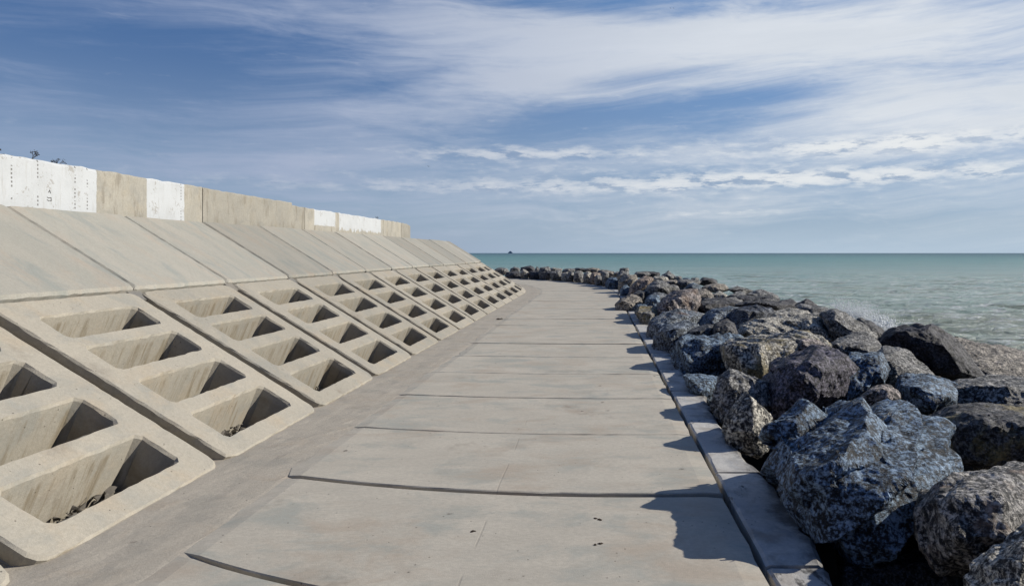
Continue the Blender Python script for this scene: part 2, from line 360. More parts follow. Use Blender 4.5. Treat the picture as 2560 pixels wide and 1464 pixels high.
def sea_material():
    m, n = mat('sea_water')
    p = n.node('ShaderNodeNewGeometry').outputs['Position']
    x, y, z = n.xyz(p)
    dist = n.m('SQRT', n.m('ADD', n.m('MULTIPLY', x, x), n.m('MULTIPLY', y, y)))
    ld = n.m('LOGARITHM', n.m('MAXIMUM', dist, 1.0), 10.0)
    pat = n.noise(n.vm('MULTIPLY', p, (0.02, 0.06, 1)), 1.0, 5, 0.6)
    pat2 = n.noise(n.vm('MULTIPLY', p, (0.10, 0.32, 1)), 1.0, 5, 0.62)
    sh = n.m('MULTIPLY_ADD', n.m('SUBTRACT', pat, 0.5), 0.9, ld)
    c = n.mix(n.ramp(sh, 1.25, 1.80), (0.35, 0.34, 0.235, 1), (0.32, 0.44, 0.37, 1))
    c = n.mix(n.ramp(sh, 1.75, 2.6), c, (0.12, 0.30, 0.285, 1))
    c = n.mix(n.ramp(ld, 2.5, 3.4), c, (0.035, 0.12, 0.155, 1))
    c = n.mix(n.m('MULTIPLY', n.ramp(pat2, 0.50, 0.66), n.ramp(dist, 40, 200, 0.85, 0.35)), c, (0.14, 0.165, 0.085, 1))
    fo = n.noise(n.vm('MULTIPLY', p, (0.9, 2.2, 1)), 1.0, 7, 0.72, dist=0.8)
    near = n.ramp(dist, 14, 48, 0.10, -0.06)
    foam = n.ramp(n.m('ADD', fo, near), 0.66, 0.74)
    cap_glint = n.ramp(n.noise(n.vm('MULTIPLY', p, (0.45, 1.1, 1)), 1.0, 7, 0.75), 0.535, 0.60, 0, 0.8)  # white caps, spread wider to paint sky glitter on the waves too
    cap_glint = n.m('MULTIPLY', cap_glint, n.ramp(dist, 25, 160, 1, 0.35))
    fm = n.m('MAXIMUM', foam, cap_glint)
    c = n.mix(fm, c, (0.75, 0.77, 0.77, 1))
    n.put(n.b.inputs['Base Color'], c)
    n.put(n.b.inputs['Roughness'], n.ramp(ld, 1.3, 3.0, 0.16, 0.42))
    n.b.inputs['IOR'].default_value = 1.333
    n.b.inputs['Specular IOR Level'].default_value = 0.5
    w1 = n.noise(n.vm('MULTIPLY', p, (0.55, 1.5, 1)), 1.0, 6, 0.66, dist=0.5)
    w2 = n.noise(n.vm('MULTIPLY', p, (3.0, 6.0, 1)), 1.0, 4, 0.65, dist=0.3)
    w3 = n.noise(n.vm('MULTIPLY', p, (0.06, 0.25, 1)), 1.0, 5, 0.6)
    h = n.m('MULTIPLY_ADD', w1, 0.6, n.m('MULTIPLY', w2, 0.12))
    h = n.m('MULTIPLY_ADD', w3, 1.6, h)
    n.put(n.b.inputs['Normal'], n.bump(h, 1.0, 1.3))
    return m
M_sea = sea_material()

# ------------------------------------------------------------------ numpy noise
PERM = np.random.default_rng(3).permutation(256); PERM = np.concatenate([PERM, PERM, PERM])
GR = np.random.default_rng(4).normal(size=(256, 3)); GR /= np.linalg.norm(GR, axis=1)[:, None]


def perlin(p):
    i = np.floor(p).astype(int); f = p - i; i &= 255
    u = f * f * f * (f * (f * 6 - 15) + 10)
    out = np.zeros(len(p))
    for a in (0, 1):
        for b in (0, 1):
            for c in (0, 1):
                h = PERM[PERM[PERM[i[:, 0] + a] + i[:, 1] + b] + i[:, 2] + c]
                d = ((f - (a, b, c)) * GR[h]).sum(1)
                wt = (u[:, 0] if a else 1 - u[:, 0]) * (u[:, 1] if b else 1 - u[:, 1]) * (u[:, 2] if c else 1 - u[:, 2])
                out += d * wt
    return out


def fbm(p, octs=4, gain=0.5):
    s = np.zeros(len(p)); a = 1.0
    for k in range(octs):
        s += a * perlin(p * 2 ** k + 17.3 * k); a *= gain
    return s


# ------------------------------------------------------------------ object helpers
def link(name, me, m=None, parent=None):
    o = bpy.data.objects.new(name, me); C.objects.link(o)
    if m is not None and not me.materials: me.materials.append(m)
    if parent: o.parent = parent
    return o


def from_pydata(name, v, f, m=None, parent=None, smooth=False):
    me = bpy.data.meshes.new(name); me.from_pydata([tuple(x) for x in v], [], f); me.update()
    if smooth: me.polygons.foreach_set('use_smooth', [True] * len(me.polygons))
    return link(name, me, m, parent)


def tag(o, label, cat, group=None):
    o['label'] = label; o['category'] = cat
    if group: o['group'] = group
    return o


def struct(o): o['kind'] = 'structure'; return o


ORD = ['zeroth', 'first', 'second', 'third', 'fourth', 'fifth', 'sixth', 'seventh', 'eighth', 'ninth', 'tenth', 'eleventh', 'twelfth',
       'thirteenth', 'fourteenth', 'fifteenth', 'sixteenth', 'seventeenth', 'eighteenth', 'nineteenth', 'twentieth']
def ordinal(k):
    if k <= 20: return ORD[k]
    tens = {2: 'twenty', 3: 'thirty', 4: 'forty'}[k // 10]
    return (tens + '-' + ORD[k % 10]) if k % 10 else {3: 'thirtieth', 4: 'fortieth'}[k // 10]

# ------------------------------------------------------------------ the line of the sea wall
TOE, S0, RT = -2.93, 27.0, 24.0        # toe offset; straight until S0, then a left-hand arc of radius RT at the toe


def P(s, off, z=0.0):
    """s metres along the toe, off metres to the right of the camera's axis line"""
    if s <= S0: return (off, s, z)
    a = (s - S0) / RT; r = RT + (off - TOE)
    return (TOE - RT + r * math.cos(a), S0 + r * math.sin(a), z)


AL = R(32); CA, SA = math.cos(AL), math.sin(AL)

# ------------------------------------------------------------------ path
def path_mesh():
    V, Fc = [], []
    XL, XR, nx = -2.3, 0.86, 26
    joints = [4.61 + 1.54 * k for k in range(-4, 38)]
    def bow(x, d): return 0.42 * (4.6 / max(d, 2.5)) ** 1.2 * ((x - 0.2) / 2.5) ** 2
    def bowr(x, d): return bow(x, d) * (0.45 if x > 0.2 else 1.0)
    for ji in range(len(joints) - 1):
        a, b = joints[ji], joints[ji + 1]
        tz = RNG.normal(0, 0.0025); tl = RNG.normal(0, 0.0015); tf = RNG.normal(0, 0.0015)
        xl = XL + RNG.normal(0, 0.02); g = 0.018 + 0.004 * RNG.random()
        ny = 8
        rows = []
        ys = [g, g + 0.008] + [g + 0.008 + (b - a - 2 * g - 0.016) * i / ny for i in range(1, ny)] + [b - a - g - 0.008, b - a - g]
        for yi, dy in enumerate(ys):
            row = []
            for xi in range(nx + 1):
                x = xl + (XR - xl) * xi / nx
                if xi == nx: x += RNG.normal(0, 0.005)
                if xi == 0: x += RNG.normal(0, 0.018)
                s = a + dy
                fr = dy / (b - a)
                cut = 0.0
                if xi == 0 and yi in (0, len(ys) - 1): x += 0.02
                s += bowr(x, a) * (1 - fr) + bowr(x, b) * fr
                z = tz + tl * (x + 0.8) + tf * (fr - 0.5) + 0.006
                if yi in (0, len(ys) - 1): z -= 0.006; s += RNG.normal(0, 0.003)
                if xi in (0,): z -= 0.012
                if xi == nx: z -= 0.010
                row.append(len(V)); V.append(P(s, x, z))
            rows.append(row)
        for i in range(len(rows) - 1):
            for j in range(nx):
                Fc.append((rows[i][j], rows[i][j + 1], rows[i + 1][j + 1], rows[i + 1][j]))
        # sides down into the joint
        for row, flip in ((rows[0], False), (rows[-1], True)):
            lo = []
            for idx in row:
                v = V[idx]; lo.append(len(V)); V.append((v[0], v[1], v[2] - 0.14))
            for j in range(nx):
                q = (lo[j], lo[j + 1], row[j + 1], row[j])
                Fc.append(q[::-1] if flip else q)
        for j, flip in ((0, True), (nx, False)):
            colm = [r_[j] for r_ in rows]; lo = []
            for idx in colm:
                v = V[idx]; lo.append(len(V)); V.append((v[0], v[1], v[2] - 0.14))
            for i in range(len(colm) - 1):
                q = (lo[i], lo[i + 1], colm[i + 1], colm[i])
                Fc.append(q[::-1] if flip else q)
    return V, Fc
v, f = path_mesh()
struct(from_pydata('path', v, f, M_slab))


def strip(name, offs, zs, s0, s1, ds, m, jitter=0.0, zj=0.0, jcols=()):
    V, Fc = [], []
    ss = np.arange(s0, s1, ds)
    for s in ss:
        for k, (o, z) in enumerate(zip(offs, zs)):
            jj = RNG.normal(0, jitter) if k in jcols else 0
            V.append(P(s, o + jj, z + (RNG.normal(0, zj) if k in jcols else 0)))
    nn = len(offs)
    for i in range(len(ss) - 1):
        for k in range(nn - 1):
            a = i * nn + k
            Fc.append((a, a + 1, a + nn + 1, a + nn))
    return from_pydata(name, V, Fc, m)

# bed under the slabs, showing in the joints and as the strip along the toe
n_off = 14
offs = [-3.25 + (-2.24 + 3.25) * i / n_off for i in range(n_off + 1)] + [0.60, 0.885]
zs = [-0.004 + 0.001 * math.sin(i * 1.3) for i in range(n_off)] + [-0.012, -0.12, -0.12]
struct(strip('mortar_strip', offs, zs, -2.0, 62.0, 0.12, M_mortar, 0.012, 0.0012, tuple(range(n_off + 1))))

# kerb in blocks along the outer edge
KV, KF = [], []
s = -1.0; kk = 0
while s < 60:
    ln = 1.54; g = 0.012; nseg = 14
    zz = RNG.normal(0, 0.005) - 0.004
    rows = []
    for i in range(nseg + 1):
        q = s + g + (ln - 2 * g) * i / nseg
        ro = 1.235 + 0.04 * math.sin(q * 1.7) + RNG.normal(0, 0.022)
        dz = -0.012 if i in (0, nseg) else 0
        prof = [(0.906, zz - 0.30), (0.906, zz - 0.010 + dz), (0.925 + RNG.normal(0, 0.004), zz + dz), (1.05, zz + dz + RNG.normal(0, 0.002)),
                (ro - 0.03, zz + dz), (ro, zz - 0.025 + dz), (ro - 0.01 + RNG.normal(0, 0.02), zz - 0.20), (ro - 0.03, zz - 0.75)]
        row = []
        for o_, z_ in prof:
            row.append(len(KV)); KV.append(P(q, o_, z_))
        rows.append(row)
    for i in range(nseg):
        for j in range(len(prof) - 1):
            KF.append((rows[i][j], rows[i][j + 1], rows[i + 1][j + 1], rows[i + 1][j]))
    for row in (rows[0][::-1], rows[-1]):
        KF.append(tuple(row))
    s += ln
struct(from_pydata('kerb', KV, KF, M_kerb))

# ------------------------------------------------------------------ embankment body under the panels
crest = 2.06
prof = [(TOE + 0.25, -0.5), (TOE - 0.2, -0.55)]
for i in range(9):
    tt = 0.1 + 4.1 * i / 8
    prof.append((TOE - tt * CA - 0.58 * SA, tt * SA - 0.58 * CA))
prof += [(TOE - 4.05 * CA - 0.05, crest - 0.03), (-6.9, crest), (-9.0, crest + 0.02), (-14.0, crest), (-22.0, 1.6), (-24.5, -3.0)]
struct(strip('embankment', [p[0] for p in prof], [p[1] for p in prof], -6.0, 64.0, 0.7, M_bank, 0.03, 0.02, tuple(range(2, 16))))

# ------------------------------------------------------------------ slope panels
W = 1.72; PITCH = 1.85
HOLES = [(0.20, 0.56), (0.735, 1.08), (1.26, 1.60), (1.755, 2.07)]


def rounded(s0, s1, t0, t1, r, seg=0.07, jit=0.0, cuts=3):
    """closed loop, counter-clockwise in (s,t), cut corners, resampled"""
    pts = [(s0 + r, t0), (s1 - r, t0)]
    def arc(cx, cy, a0):
        return [(cx + r * math.cos(a0 + math.pi / 2 * k / cuts), cy + r * math.sin(a0 + math.pi / 2 * k / cuts)) for k in range(cuts + 1)]
    loop = arc(s1 - r, t0 + r, -math.pi / 2) + arc(s1 - r, t1 - r, 0) + arc(s0 + r, t1 - r, math.pi / 2) + arc(s0 + r, t0 + r, math.pi)
    out = []
    for i in range(len(loop)):
        a, b = loop[i], loop[(i + 1) % len(loop)]
        d = math.hypot(b[0] - a[0], b[1] - a[1]); k = max(1, int(d / seg))
        for j in range(k):
            out.append((a[0] + (b[0] - a[0]) * j / k, a[1] + (b[1] - a[1]) * j / k))
    return out


def panel_mesh(name, T0, T1, width, holes, depth, lift, corner_r, taper, seed, flange):
    rg = np.random.default_rng(seed)
    bm = bmesh.new()
    def V(s, tt, nn):
        if taper:
            u = width / 2
            s = u + (s - u) * (1 - tt * CA / RT)
        x = -tt * CA + nn * SA; z = tt * SA + nn * CA
        return bm.verts.new((x, s, z))
    def ring(loop, nn, jit=0.0, zj=0.0):
        return [V(p[0] + rg.normal(0, jit), p[1] + rg.normal(0, jit), nn + rg.normal(0, zj)) for p in loop]
    def skin(a, b):
        k = len(a)
        for i in range(k): bm.faces.new((a[i], a[(i + 1) % k], b[(i + 1) % k], b[i]))
    def inset(loop, d, base):
        s0, s1, t0, t1 = base
        cs, ct = (s0 + s1) / 2, (t0 + t1) / 2
        fs = ((s1 - s0) / 2 - d) / ((s1 - s0) / 2); ft = ((t1 - t0) / 2 - d) / ((t1 - t0) / 2)
        return [(cs + (p[0] - cs) * fs, ct + (p[1] - ct) * ft) for p in loop]
    base = (0, width, T0, T1)
    lo = rounded(*base, corner_r)
    lip = 0.014 if flange else 0.030
    top = ring(inset(lo, lip, base), lift, 0.003, 0.0008)
    e1 = ring(lo, lift - lip, 0.004, 0.003)
    e2 = ring(inset(lo, 0.004, base), lift - 0.10, 0.003)
    skin(e1, top); skin(e2, e1)
    last = e2
    if flange:
        e3 = ring(inset(lo, -0.07, base), lift - 0.115, 0.006, 0.006)
        e4 = ring(inset(lo, -0.07, base), -depth)
        skin(e3, e2); skin(e4, e3)
    else:
        e4 = ring(inset(lo, 0.006, base), -depth); skin(e4, e2)
    edges = [bm.edges.get((top[i], top[(i + 1) % len(top)])) for i in range(len(top))]
    for (h0, h1) in holes:
        hb = (0.26, 1.46, h0, h1)
        hl = rounded(*hb, 0.04, cuts=1)
        a = ring(inset(hl, -0.014, hb), lift, 0.003, 0.0008)
        b = ring(hl, lift - 0.022, 0.004, 0.003)
        dr = 0.045
        c = ring([(p[0] + (dr if p[0] < 0.86 else -dr) * 0.5, p[1] + (dr if p[1] < (h0 + h1) / 2 else -dr * 2.2)) for p in hl], -depth)
        skin(a, b); skin(b, c)
        edges += [bm.edges.get((a[i], a[(i + 1) % len(a)])) for i in range(len(a))]
    bmesh.ops.triangle_fill(bm, edges=edges, use_beauty=True, use_dissolve=False)
    bmesh.ops.recalc_face_normals(bm, faces=bm.faces)
    me = bpy.data.meshes.new(name); bm.to_mesh(me); bm.free()
    return me


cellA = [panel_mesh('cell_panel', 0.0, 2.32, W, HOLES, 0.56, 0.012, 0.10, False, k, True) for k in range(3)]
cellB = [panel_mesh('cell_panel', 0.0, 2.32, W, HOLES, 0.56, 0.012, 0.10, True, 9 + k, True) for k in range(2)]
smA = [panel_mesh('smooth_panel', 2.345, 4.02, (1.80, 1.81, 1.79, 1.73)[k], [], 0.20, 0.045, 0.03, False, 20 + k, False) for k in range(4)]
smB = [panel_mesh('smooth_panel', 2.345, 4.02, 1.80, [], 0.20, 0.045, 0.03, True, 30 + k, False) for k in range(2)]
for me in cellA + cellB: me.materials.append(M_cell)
for me in smA + smB: me.materials.append(M_smooth)


def patch_mesh(seed):
    rg = np.random.default_rng(seed); bm = bmesh.new()
    lo = rounded(-0.085, 0.10, 2.20, 2.47, 0.03, seg=0.05)
    def V(s, tt, nn): return bm.verts.new((-tt * CA + nn * SA, s, tt * SA + nn * CA))
    top = [V(p[0] + rg.normal(0, .004), p[1] + rg.normal(0, .005), -0.015 + (p[1] - 2.2) * 0.10 + rg.normal(0, .003)) for p in lo]
    bot = [V(p[0], p[1], -0.2) for p in lo]
    bm.faces.new(top)
    for i in range(len(lo)): bm.faces.new((top[i], bot[i], bot[(i + 1) % len(lo)], top[(i + 1) % len(lo)]))
    bmesh.ops.recalc_face_normals(bm, faces=bm.faces)
    me = bpy.data.meshes.new('mortar_patch'); bm.to_mesh(me); bm.free(); me.materials.append(M_patch); return me
patches = [patch_mesh(50 + k) for k in range(3)]


def tone_words(k): return ['pale cream', 'cream', 'buff'][k % 3]
k = 0; s = 5.38 - PITCH * 2 + 0.065
NP = 0
while s < S0 + RT * R(62):
    k += 1; NP = k
    arc = s + W / 2 > S0
    ds = random.uniform(-0.008, 0.008)
    if not arc:
        loc, rz = Vector((TOE, s + ds, 0)), 0.0
    else:
        sc = s + W / 2; a = (sc - S0) / RT
        c0 = Vector(P(sc, TOE)); rz = a
        loc = c0 + Matrix.Rotation(a, 3, 'Z') @ Vector((0, -W / 2, 0))
    o = link('cell_panel', (cellB if arc else cellA)[k % (2 if arc else 3)])
    o.location = loc + Vector((0, 0, random.uniform(-0.004, 0.004))); o.rotation_euler = (random.uniform(-.002, .002), random.uniform(-.003, .003), rz)
    where = 'nearest the camera' if k == 1 else '%s along the slope from the near end' % ordinal(k)
    tag(o, 'cream four-slot concrete panel, %s' % where, 'slope panel', 'slotted panels on the lower slope')
    o2 = link('smooth_panel', (smB if arc else smA)[3 if k == 2 else (k + 1) % (2 if arc else 3)])
    sh = -0.02 - 0.13 * max(0, min(1, (s - 6) / 8.0))         # the upper row sits a little out of step
    if arc: sh = -0.10
    o2.location = loc + Matrix.Rotation(rz, 3, 'Z') @ Vector((0, sh, random.uniform(-0.006, 0.006)))
    o2.rotation_euler = (random.uniform(-.003, .003), random.uniform(-.003, .003), rz)
    tag(o2, 'plain grey slab under the parapet, %s' % where, 'slope slab', 'plain slabs on the upper slope')
    o3 = link('mortar_patch', patches[k % 3])
    sp = s - 0.065
    if sp <= S0: o3.location = (TOE, sp, 0)
    else:
        a = (sp - S0) / RT; o3.location = P(sp, TOE); o3.rotation_euler = (0, 0, a)
    tag(o3, 'grey mortar plug at the top of the gap before the %s slotted panel' % ordinal(k), 'mortar patch', 'mortar plugs between the panel rows')
    s += PITCH

# ------------------------------------------------------------------ parapet
def wall_line(sv):
    X, Y0, RW = -6.42, 21.5, 15.0
    if sv <= Y0: return Vector((X, sv, 0)), Vector((1, 0, 0))
    b = (sv - Y0) / RW
    return Vector((X - RW * (1 - math.cos(b)), Y0 + RW * math.sin(b), 0)), Vector((math.cos(b), math.sin(b), 0))


def wall(name, segs, label, dx=0.0):
    """segs: list of (s0, s1, top) sharing one body"""
    V, Fc = [], []
    for (s0, s1, zt) in segs:
        n_ = max(2, int((s1 - s0) / 0.12)); rows = []
        for i in range(n_ + 1):
            sv = s0 + (s1 - s0) * i / n_
            p, nr = wall_line(sv)
            zz = zt + RNG.normal(0, 0.006)
            ch = 0.008 + abs(RNG.normal(0, 0.007))
            sec = [(dx, 1.9), (dx, zz - ch - 0.012), (dx - ch, zz), (dx - 0.26, zz + 0.002), (dx - 0.28, zz - 0.02), (dx - 0.28, 1.9)]
            row = []
            for o_, z_ in sec:
                q = p + nr * o_; row.append(len(V)); V.append((q.x, q.y, z_))
            rows.append(row)
        for i in range(n_):
            for j in range(5): Fc.append((rows[i][j], rows[i + 1][j], rows[i + 1][j + 1], rows[i][j + 1]))
        Fc.append(tuple(rows[0])); Fc.append(tuple(rows[-1][::-1]))
    o = from_pydata(name, V, Fc, M_wall)
    tag(o, label, 'wall', 'parapet lengths along the slope top')
    return o
w1 = wall('parapet_wall', [(1.0, 7.385, 2.715)], 'whitewashed parapet length cut off by the left edge of the photo', 0.012)
w2 = wall('parapet_wall', [(7.395, 11.085, 2.722)], 'parapet length with two whitewashed rectangles and weeds on top')
wall('parapet_wall', [(11.105, 14.36, 2.712), (14.3605, 14.985, 2.655)], 'bare weathered parapet length with stepped-down top and runoff stains')
wall('parapet_wall', [(15.0, 22.55, 2.648)], 'parapet length with ragged flaking white paint patches', 0.0)
wall('parapet_wall', [(22.57, 36.0, 2.645)], 'curving bare parapet length at the far end', 0.0)
# square bracket mark and peak mark scratched on the whitewash
def mark(pts, wd=0.008):
    V, Fc = [], []
    for i in range(len(pts) - 1):
        (y0, z0), (y1, z1) = pts[i], pts[i + 1]
        d = Vector((y1 - y0, z1 - z0)).normalized() * wd / 2; nn = Vector((-d.y, d.x))
        b = len(V)
        for xx in (-6.418 + i * 0.0003, -6.425):
            V += [(xx, y0 - d.x + nn.x, z0 - d.y + nn.y), (xx, y1 + d.x + nn.x, z1 + d.y + nn.y), (xx, y1 + d.x - nn.x, z1 + d.y - nn.y), (xx, y0 - d.x - nn.x, z0 - d.y - nn.y)]
        Fc += [(b, b + 1, b + 2, b + 3), (b, b + 4, b + 5, b + 1), (b + 1, b + 5, b + 6, b + 2), (b + 2, b + 6, b + 7, b + 3), (b + 3, b + 7, b + 4, b)]
    return V, Fc
V1, F1 = mark([(7.955, 2.300), (7.975, 2.293), (8.01, 2.300), (8.012, 2.262), (7.995, 2.262)])
V2, F2 = mark([(7.955, 2.270), (7.968, 2.262), (7.98, 2.262)])
V3, F3 = mark([(7.975, 2.360), (7.99, 2.385), (8.003, 2.352)])
bq = len(V1); cq = bq + len(V2)
from_pydata('scratched_mark', V1 + V2 + V3, F1 + [tuple(i + bq for i in q) for q in F2] + [tuple(i + cq for i in q) for q in F3], M_mark, w2)

# ------------------------------------------------------------------ tubes for stems
def tube(V, Fc, a, b, r0, r1, sides=5):
    a, b = Vector(a), Vector(b); d = (b - a).normalized()
    u = d.orthogonal().normalized(); v_ = d.cross(u); base = len(V)
    for p, r_ in ((a, r0), (b, r1)):
        for i in range(sides):
            an = 2 * math.pi * i / sides; q = p + (u * math.cos(an) + v_ * math.sin(an)) * r_
            V.append(tuple(q))
    for i in range(sides):
        j = (i + 1) % sides; Fc.append((base + i, base + j, base + sides + j, base + sides + i))


def weed(loc, h, spread, seed, label):
    rg = random.Random(seed); root = bpy.data.objects.new('dry_weed', None); C.objects.link(root); root.location = loc
    V, Fc, LV, LF = [], [], [], []
    def grow(p, d, ln, r_, lev):
        q = p + d * ln; tube(V, Fc, p, q, r_, r_ * 0.7, 4)
        if lev == 0:
            for _ in range(2):
                c = q + Vector((rg.gauss(0, .006), rg.gauss(0, .006), rg.gauss(0, .006))); b = len(LV)
                u = Vector((rg.gauss(0, 1), rg.gauss(0, 1), rg.gauss(0, 1))).normalized() * 0.008; v_ = u.orthogonal().normalized() * 0.003
                LV.extend([tuple(c - u), tuple(c + v_), tuple(c + u), tuple(c - v_)]); LF.append((b, b + 1, b + 2, b + 3))
        if lev > 0:
            for _ in range(rg.choice((2, 2, 3))):
                nd = (d + Vector((rg.gauss(0, .35), rg.gauss(0, spread), rg.gauss(0.05, .25)))).normalized()
                grow(q, nd, ln * rg.uniform(.6, .9), r_ * 0.7, lev - 1)
    for _ in range(3):
        grow(Vector((0, 0, -0.02)), Vector((rg.gauss(0, .25), rg.gauss(0, spread), 1)).normalized(), h * 0.36, 0.0035, 3)
    so_ = from_pydata('stem', V, Fc, M_stem, root); lf = from_pydata('foliage', LV, LF, M_stem, root)
    tag(root, label, 'weed', 'weeds on the parapet')
weed((-6.5, 7.34, 2.72), 0.085, .25, 1, 'short dark weed at the left end of the parapet top')
weed((-6.5, 7.83, 2.73), 0.115, .5, 2, 'tallest wiry weed growing behind the whitewashed parapet')
weed((-6.5, 8.22, 2.725), 0.085, .7, 3, 'spreading weed just right of the tallest one on the parapet')
weed((-6.5, 20.2, 2.65), 0.10, .7, 5, 'tiny far weed above the ragged white paint')

# ------------------------------------------------------------------ sea
def sea_mesh():
    ang = np.radians(np.linspace(-75, 80, 260))
    rad = np.concatenate([np.linspace(0, 6, 8)[:-1], np.geomspace(6, 130, 330), np.geomspace(133, 14000, 70)])
    A, Rr = np.meshgrid(ang, rad)
    X = (Rr * np.sin(A)).ravel(); Y = (Rr * np.cos(A)).ravel(); D = Rr.ravel()
    amp = np.clip(1.25 - D / 150, 0, 1)
    def ns(fx, fy, o): return perlin(np.stack([X * fx + 0.15 * Y * fy, Y * fy, np.full_like(X, o)], 1))
    wv = ns(0.16, 0.30, 0.0) * 0.34 + (0.5 - np.abs(ns(0.34, 0.55, 5.5)) * 1.6) * 0.32
    wv += (0.5 - np.abs(ns(0.8, 1.15, 9.5)) * 1.6) * 0.17 + (0.5 - np.abs(ns(1.9, 2.4, 3.5)) * 1.6) * 0.05
    Z = -2.0 + wv * amp
    V = np.stack([X, Y, Z], 1); na = len(ang)
    i, j = np.meshgrid(np.arange(len(rad) - 1), np.arange(na - 1), indexing='ij')
    a = (i * na + j).ravel()
    Fc = np.stack([a, a + 1, a + na + 1, a + na], 1)[:, ::-1]
    me = bpy.data.meshes.new('sea')
    me.vertices.add(len(V)); me.vertices.foreach_set('co', V.ravel())
    me.loops.add(Fc.size); me.loops.foreach_set('vertex_index', Fc.ravel())
    me.polygons.add(len(Fc)); me.polygons.foreach_set('loop_start', np.arange(0, Fc.size, 4)); me.polygons.foreach_set('loop_total', np.full(len(Fc), 4))
    me.polygons.foreach_set('use_smooth', np.ones(len(Fc), bool)); me.update(); me.validate()
    return me
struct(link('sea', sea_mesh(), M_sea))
# rubble bed that carries the boulders
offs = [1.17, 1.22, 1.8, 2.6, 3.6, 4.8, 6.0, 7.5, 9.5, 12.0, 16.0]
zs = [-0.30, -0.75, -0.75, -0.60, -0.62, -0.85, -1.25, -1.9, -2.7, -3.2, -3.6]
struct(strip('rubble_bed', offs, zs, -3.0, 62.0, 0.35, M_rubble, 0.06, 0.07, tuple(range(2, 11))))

# ------------------------------------------------------------------ boulders
def rock_mesh(pts, edge, seed, amp=1.0, strata=None, cut=(0.015, 0.085), ncut=14, sa=1.0):
    """angular boulder: hull of the given points, broken up with chipped and layered relief"""
    bm = bmesh.new()
    for p in pts: bm.verts.new(p)
    r_ = bmesh.ops.convex_hull(bm, input=bm.verts)
    junk = [g for g in r_['geom_interior'] if isinstance(g, bmesh.types.BMVert)]
    if junk: bmesh.ops.delete(bm, geom=junk, context='VERTS')
    loose = [x for x in bm.verts if not x.link_faces]
    if loose: bmesh.ops.delete(bm, geom=loose, context='VERTS')
    bmesh.ops.triangulate(bm, faces=bm.faces)
    ext = max((Vector(a) - Vector(b)).length for a in pts[::2] for b in pts[::2])
    for k in range(12):
        lim = max(edge, ext * 0.55 ** (k + 1))
        for _ in range(3):
            es = [e for e in bm.edges if e.calc_length() > lim]
            if not es: break
            bmesh.ops.subdivide_edges(bm, edges=es, cuts=1); bmesh.ops.triangulate(bm, faces=[f_ for f_ in bm.faces if len(f_.verts) > 3])
        if lim == edge: break
    bmesh.ops.beautify_fill(bm, faces=bm.faces, edges=bm.edges)
    rg = np.random.default_rng(seed); o3 = rg.uniform(-50, 50, 3)
    co = np.array([x.co for x in bm.verts]); mid_ = (co.max(0) + co.min(0)) / 2
    for _ in range(ncut):                                # break corners off along flat fracture planes
        n_ = rg.normal(size=3); n_ /= np.linalg.norm(n_)
        pr = (co - mid_) @ n_; h_ = pr.max() * (1 - rg.uniform(*cut) * 2)
        ex_ = pr - h_; co = co - np.where(ex_ > 0, ex_, 0)[:, None] * n_
    for x, c_ in zip(bm.verts, co): x.co = c_
    bmesh.ops.smooth_vert(bm, verts=bm.verts, factor=0.03, use_axis_x=True, use_axis_y=True, use_axis_z=True)
    bm.normal_update()
    co = np.array([x.co for x in bm.verts]); no = np.array([x.normal for x in bm.verts])
    sd = rg.normal(size=3); sd[2] = abs(sd[2]) + 0.6; sd /= np.linalg.norm(sd)
    if strata is not None: sd = np.array(strata, float); sd /= np.linalg.norm(sd)
    sz = min(ext, 2.2)
    big = fbm(co * (1.7 / sz) + o3, 3) * 0.016 * sz + 0.006 * sz
    lay = co @ sd * (7.0 / sz) + fbm(co * (1.6 / sz) + o3 + 9, 3) * 1.6
    fr = lay - np.floor(lay); ridge = (np.minimum(fr / 0.75, (1 - fr) / 0.25) - 0.5) * 0.018 * sz * sa
    chip = -np.abs(fbm(co * (4.0 / sz) + o3 + 31, 4)) * 0.018 * sz
    fine = fbm(co * (16.0 / sz) + o3 + 77, 3, 0.6) * 0.011 * sz
    dsp = (big + ridge + chip + fine) * amp
    co = co + no * dsp[:, None]
    for x, c_ in zip(bm.verts, co): x.co = c_
    cen = co.mean(0)
    me = bpy.data.meshes.new('boulder')
    bmesh.ops.translate(bm, verts=bm.verts, vec=Vector(-cen))
    bm.to_mesh(me); bm.free()
    return me, Vector(cen)


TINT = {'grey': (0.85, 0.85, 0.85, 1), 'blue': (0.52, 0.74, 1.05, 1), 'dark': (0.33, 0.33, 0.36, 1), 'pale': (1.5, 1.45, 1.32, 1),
        'pink': (1.05, 0.93, 0.91, 1), 'warm': (1.12, 1.02, 0.90, 1), 'purple': (0.42, 0.40, 0.52, 1), 'orange': (1.2, 0.98, 0.84, 1)}  # blue carries skylight, dark the shaded fronts, pale the sunlit tops, over rock tone
CROPS = {6: (1660, 640, 2.829), 7: (1700, 960, 2.888), 5: (1200, 600, 3.637), 8: (1860, 680, 5.786), 9: (2160, 780, 6.33),
         2: (1500, 650, 6.33), 1: (1200, 630, 7.072)}


def unpix(cr, x, y, d):
    ox, oy, sc = CROPS[cr]; px, py = ox + x / sc, oy + y / sc
    return ((px - PX) / F * d, d, EYE - (py - PY) / F * d)


